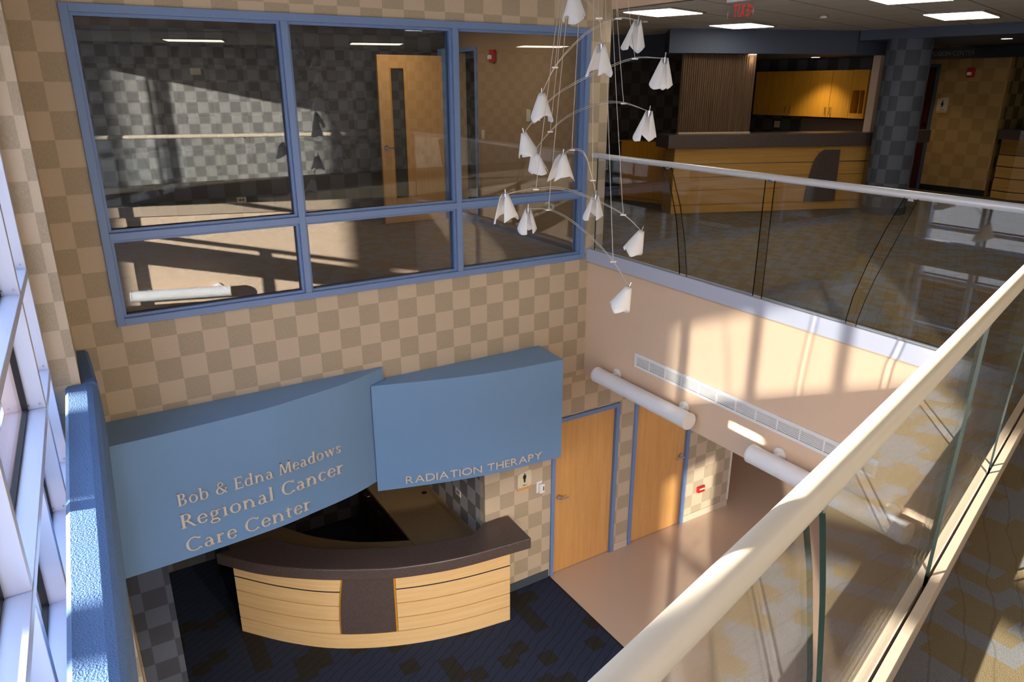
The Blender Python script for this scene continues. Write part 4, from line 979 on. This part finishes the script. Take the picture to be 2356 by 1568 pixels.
troffer(3.79, -1.56, .96, .60, 'lit ceiling panel at the upper right over the slate soffit')
troffer(1.62, -2.25, .9, .60, 'lit ceiling panel cut by the top edge of the photo')
for x, y, lb in ((-2.5, -7.6, 'added unseen lit ceiling panel behind the camera side, left'), (.5, -7.0, 'added unseen lit ceiling panel over the near side, middle'), (3.6, -6.2, 'added unseen lit ceiling panel over the near side, right')):  # panels added out of view to light the near side
    troffer(x, y, .96, .60, lb)
troffer(-.9, 1.15, .9, .5, 'lit ceiling panel in the room behind the window, nearer one'); troffer(-1.05, 2.5, .9, .5, 'lit ceiling panel in the room behind the window, farther one')
for x, y, z, lb in ((-3.4, -7.0, -.74, 'added unseen lit ceiling panel under the near side, left'), (-1.0, -6.2, -.74, 'added unseen lit ceiling panel under the near side, middle'), (1.6, -5.6, -.74, 'added unseen lit ceiling panel under the near side, right')):  # panels added out of view to brighten the lower floor
    troffer(x, y, .96, .60, lb, z)
def downlight(x, y, z, label, power=14):
    t = thing('downlight', (x, y, z-.01), label, 'light', 'recessed downlights')
    obj('trim_ring', MB().strip([(x+.085*math.cos(k*math.pi/14), y+.085*math.sin(k*math.pi/14)) for k in range(29)], [(x+.066*math.cos(k*math.pi/14), y+.066*math.sin(k*math.pi/14)) for k in range(29)], z-.006, z-.0005), CHROME, t)
    obj('lens', MB().prism([(x+.064*math.cos(k*math.pi/12), y+.064*math.sin(k*math.pi/12)) for k in range(24)], z-.004, z-.001), SPOTG, t)
    l = bpy.data.lights.new('downlight_beam', 'SPOT'); l.energy = power*.35; l.color = (1, .84, .62); l.spot_size = math.radians(100); l.spot_blend = .8; l.shadow_soft_size = .05
    o = bpy.data.objects.new('downlight_beam', l); COL.objects.link(o); o.parent = t; o.location = (0, 0, -.03)
downlight(3.75, 1.25, 2.19, 'recessed downlight above the dark ribbed screen', 5); downlight(5.5, 1.53, 2.19, 'recessed downlight in front of the honey wood cabinets', 34)
downlight(6.32, -.82, 2.37, 'recessed downlight in the slate soffit at the far right', 10); downlight(7.4, 1.0, 2.5, 'recessed downlight before the women restroom sign', 16)
def accent(x, y, z, aim, power, label):  # lamps added out of view to brighten the lower desk and doors
    t = thing('fill_light', (x, y, z-.03), label, 'light', 'added fill lights'); d = (Vector(aim)-V(x, y, z-.03)).normalized(); c = V(x, y, z-.05)
    obj('mount', MB().tube([(x, y, z-.025), (x, y, z-.001)], .07, 20), WHITEP, t)
    obj('can', MB().tube([c-d*.05, c+d*.07], .045, 20), WHITEP, t); obj('lens', MB().tube([c+d*.0705, c+d*.073], .038, 20), SPOTG, t)
    l = bpy.data.lights.new('fill_beam', 'SPOT'); l.energy = power; l.color = (1, .86, .66); l.spot_size = math.radians(44); l.spot_blend = 1.0; l.shadow_soft_size = .06
    o = bpy.data.objects.new('fill_beam', l); COL.objects.link(o); o.parent = t; o.location = c+d*.09-ORG[t.name]; o.rotation_euler = d.to_track_quat('-Z', 'Y').to_euler()
accent(-4.0, -8.2, -.74, (-3.3, 0, -3.5), 150, 'added unseen fill light under the near side aimed at the left of the curved desk')
accent(-2.2, -8.2, -.74, (-2.3, 0, -3.5), 150, 'added unseen fill light under the near side aimed at the right of the curved desk')
accent(-.2, -8.2, -.74, (-.2, 0, -3.2), 30, 'added unseen fill light under the near side aimed at the lower wooden doors')
for (x, y, lb) in ((2.59, -.71, 'small round ceiling detector right of the exit sign'), (1.346, .80, 'small round ceiling detector near the lit panel by the window frame')):
    t = thing('smoke_detector', (x, y, CE-.03), lb, 'detector', 'ceiling detectors')
    obj('base', MB().tube([(x, y, CE-.012), (x, y, CE-.001)], .055, 20), GRIDM, t); obj('sensor', MB().tube([(x, y, CE-.03), (x, y, CE-.012)], .035, 20), WHITEP, t)
t = thing('exit_sign', (.5, -1.42, 2.325), 'clear exit sign with red letters hanging from the lobby ceiling', 'sign')
obj('panel', MB().box((.497, -1.565, 2.325), (.503, -1.275, CE-.03)), glass('clear_acrylic', (.96, .93, .93, 1), 1.4), t)
obj('canopy', MB().box((.48, -1.57, CE-.03), (.52, -1.27, CE-.001)), WHITEP, t)
RL = emit('red_exit_letters', (.70, .03, .03, 1), .16)
sans_text('EXIT', t, lambda a, b, d: V(.5035+d, -1.512+a, 2.345+b), .175, .110, .003, RL, sp=.24)
ch = MB()
for s in (0, 1):
    y0_, z0_ = -1.548, 2.40
    ch.hexa([(.5035, y0_, z0_-.006), (.5065, y0_, z0_-.006), (.5065, y0_+.022, z0_+(.034 if s else -.034)-.006), (.5035, y0_+.022, z0_+(.034 if s else -.034)-.006), (.5035, y0_, z0_+.006), (.5065, y0_, z0_+.006), (.5065, y0_+.022, z0_+(.034 if s else -.034)+.006), (.5035, y0_+.022, z0_+(.034 if s else -.034)+.006)])
obj('arrow', ch, RL, t)
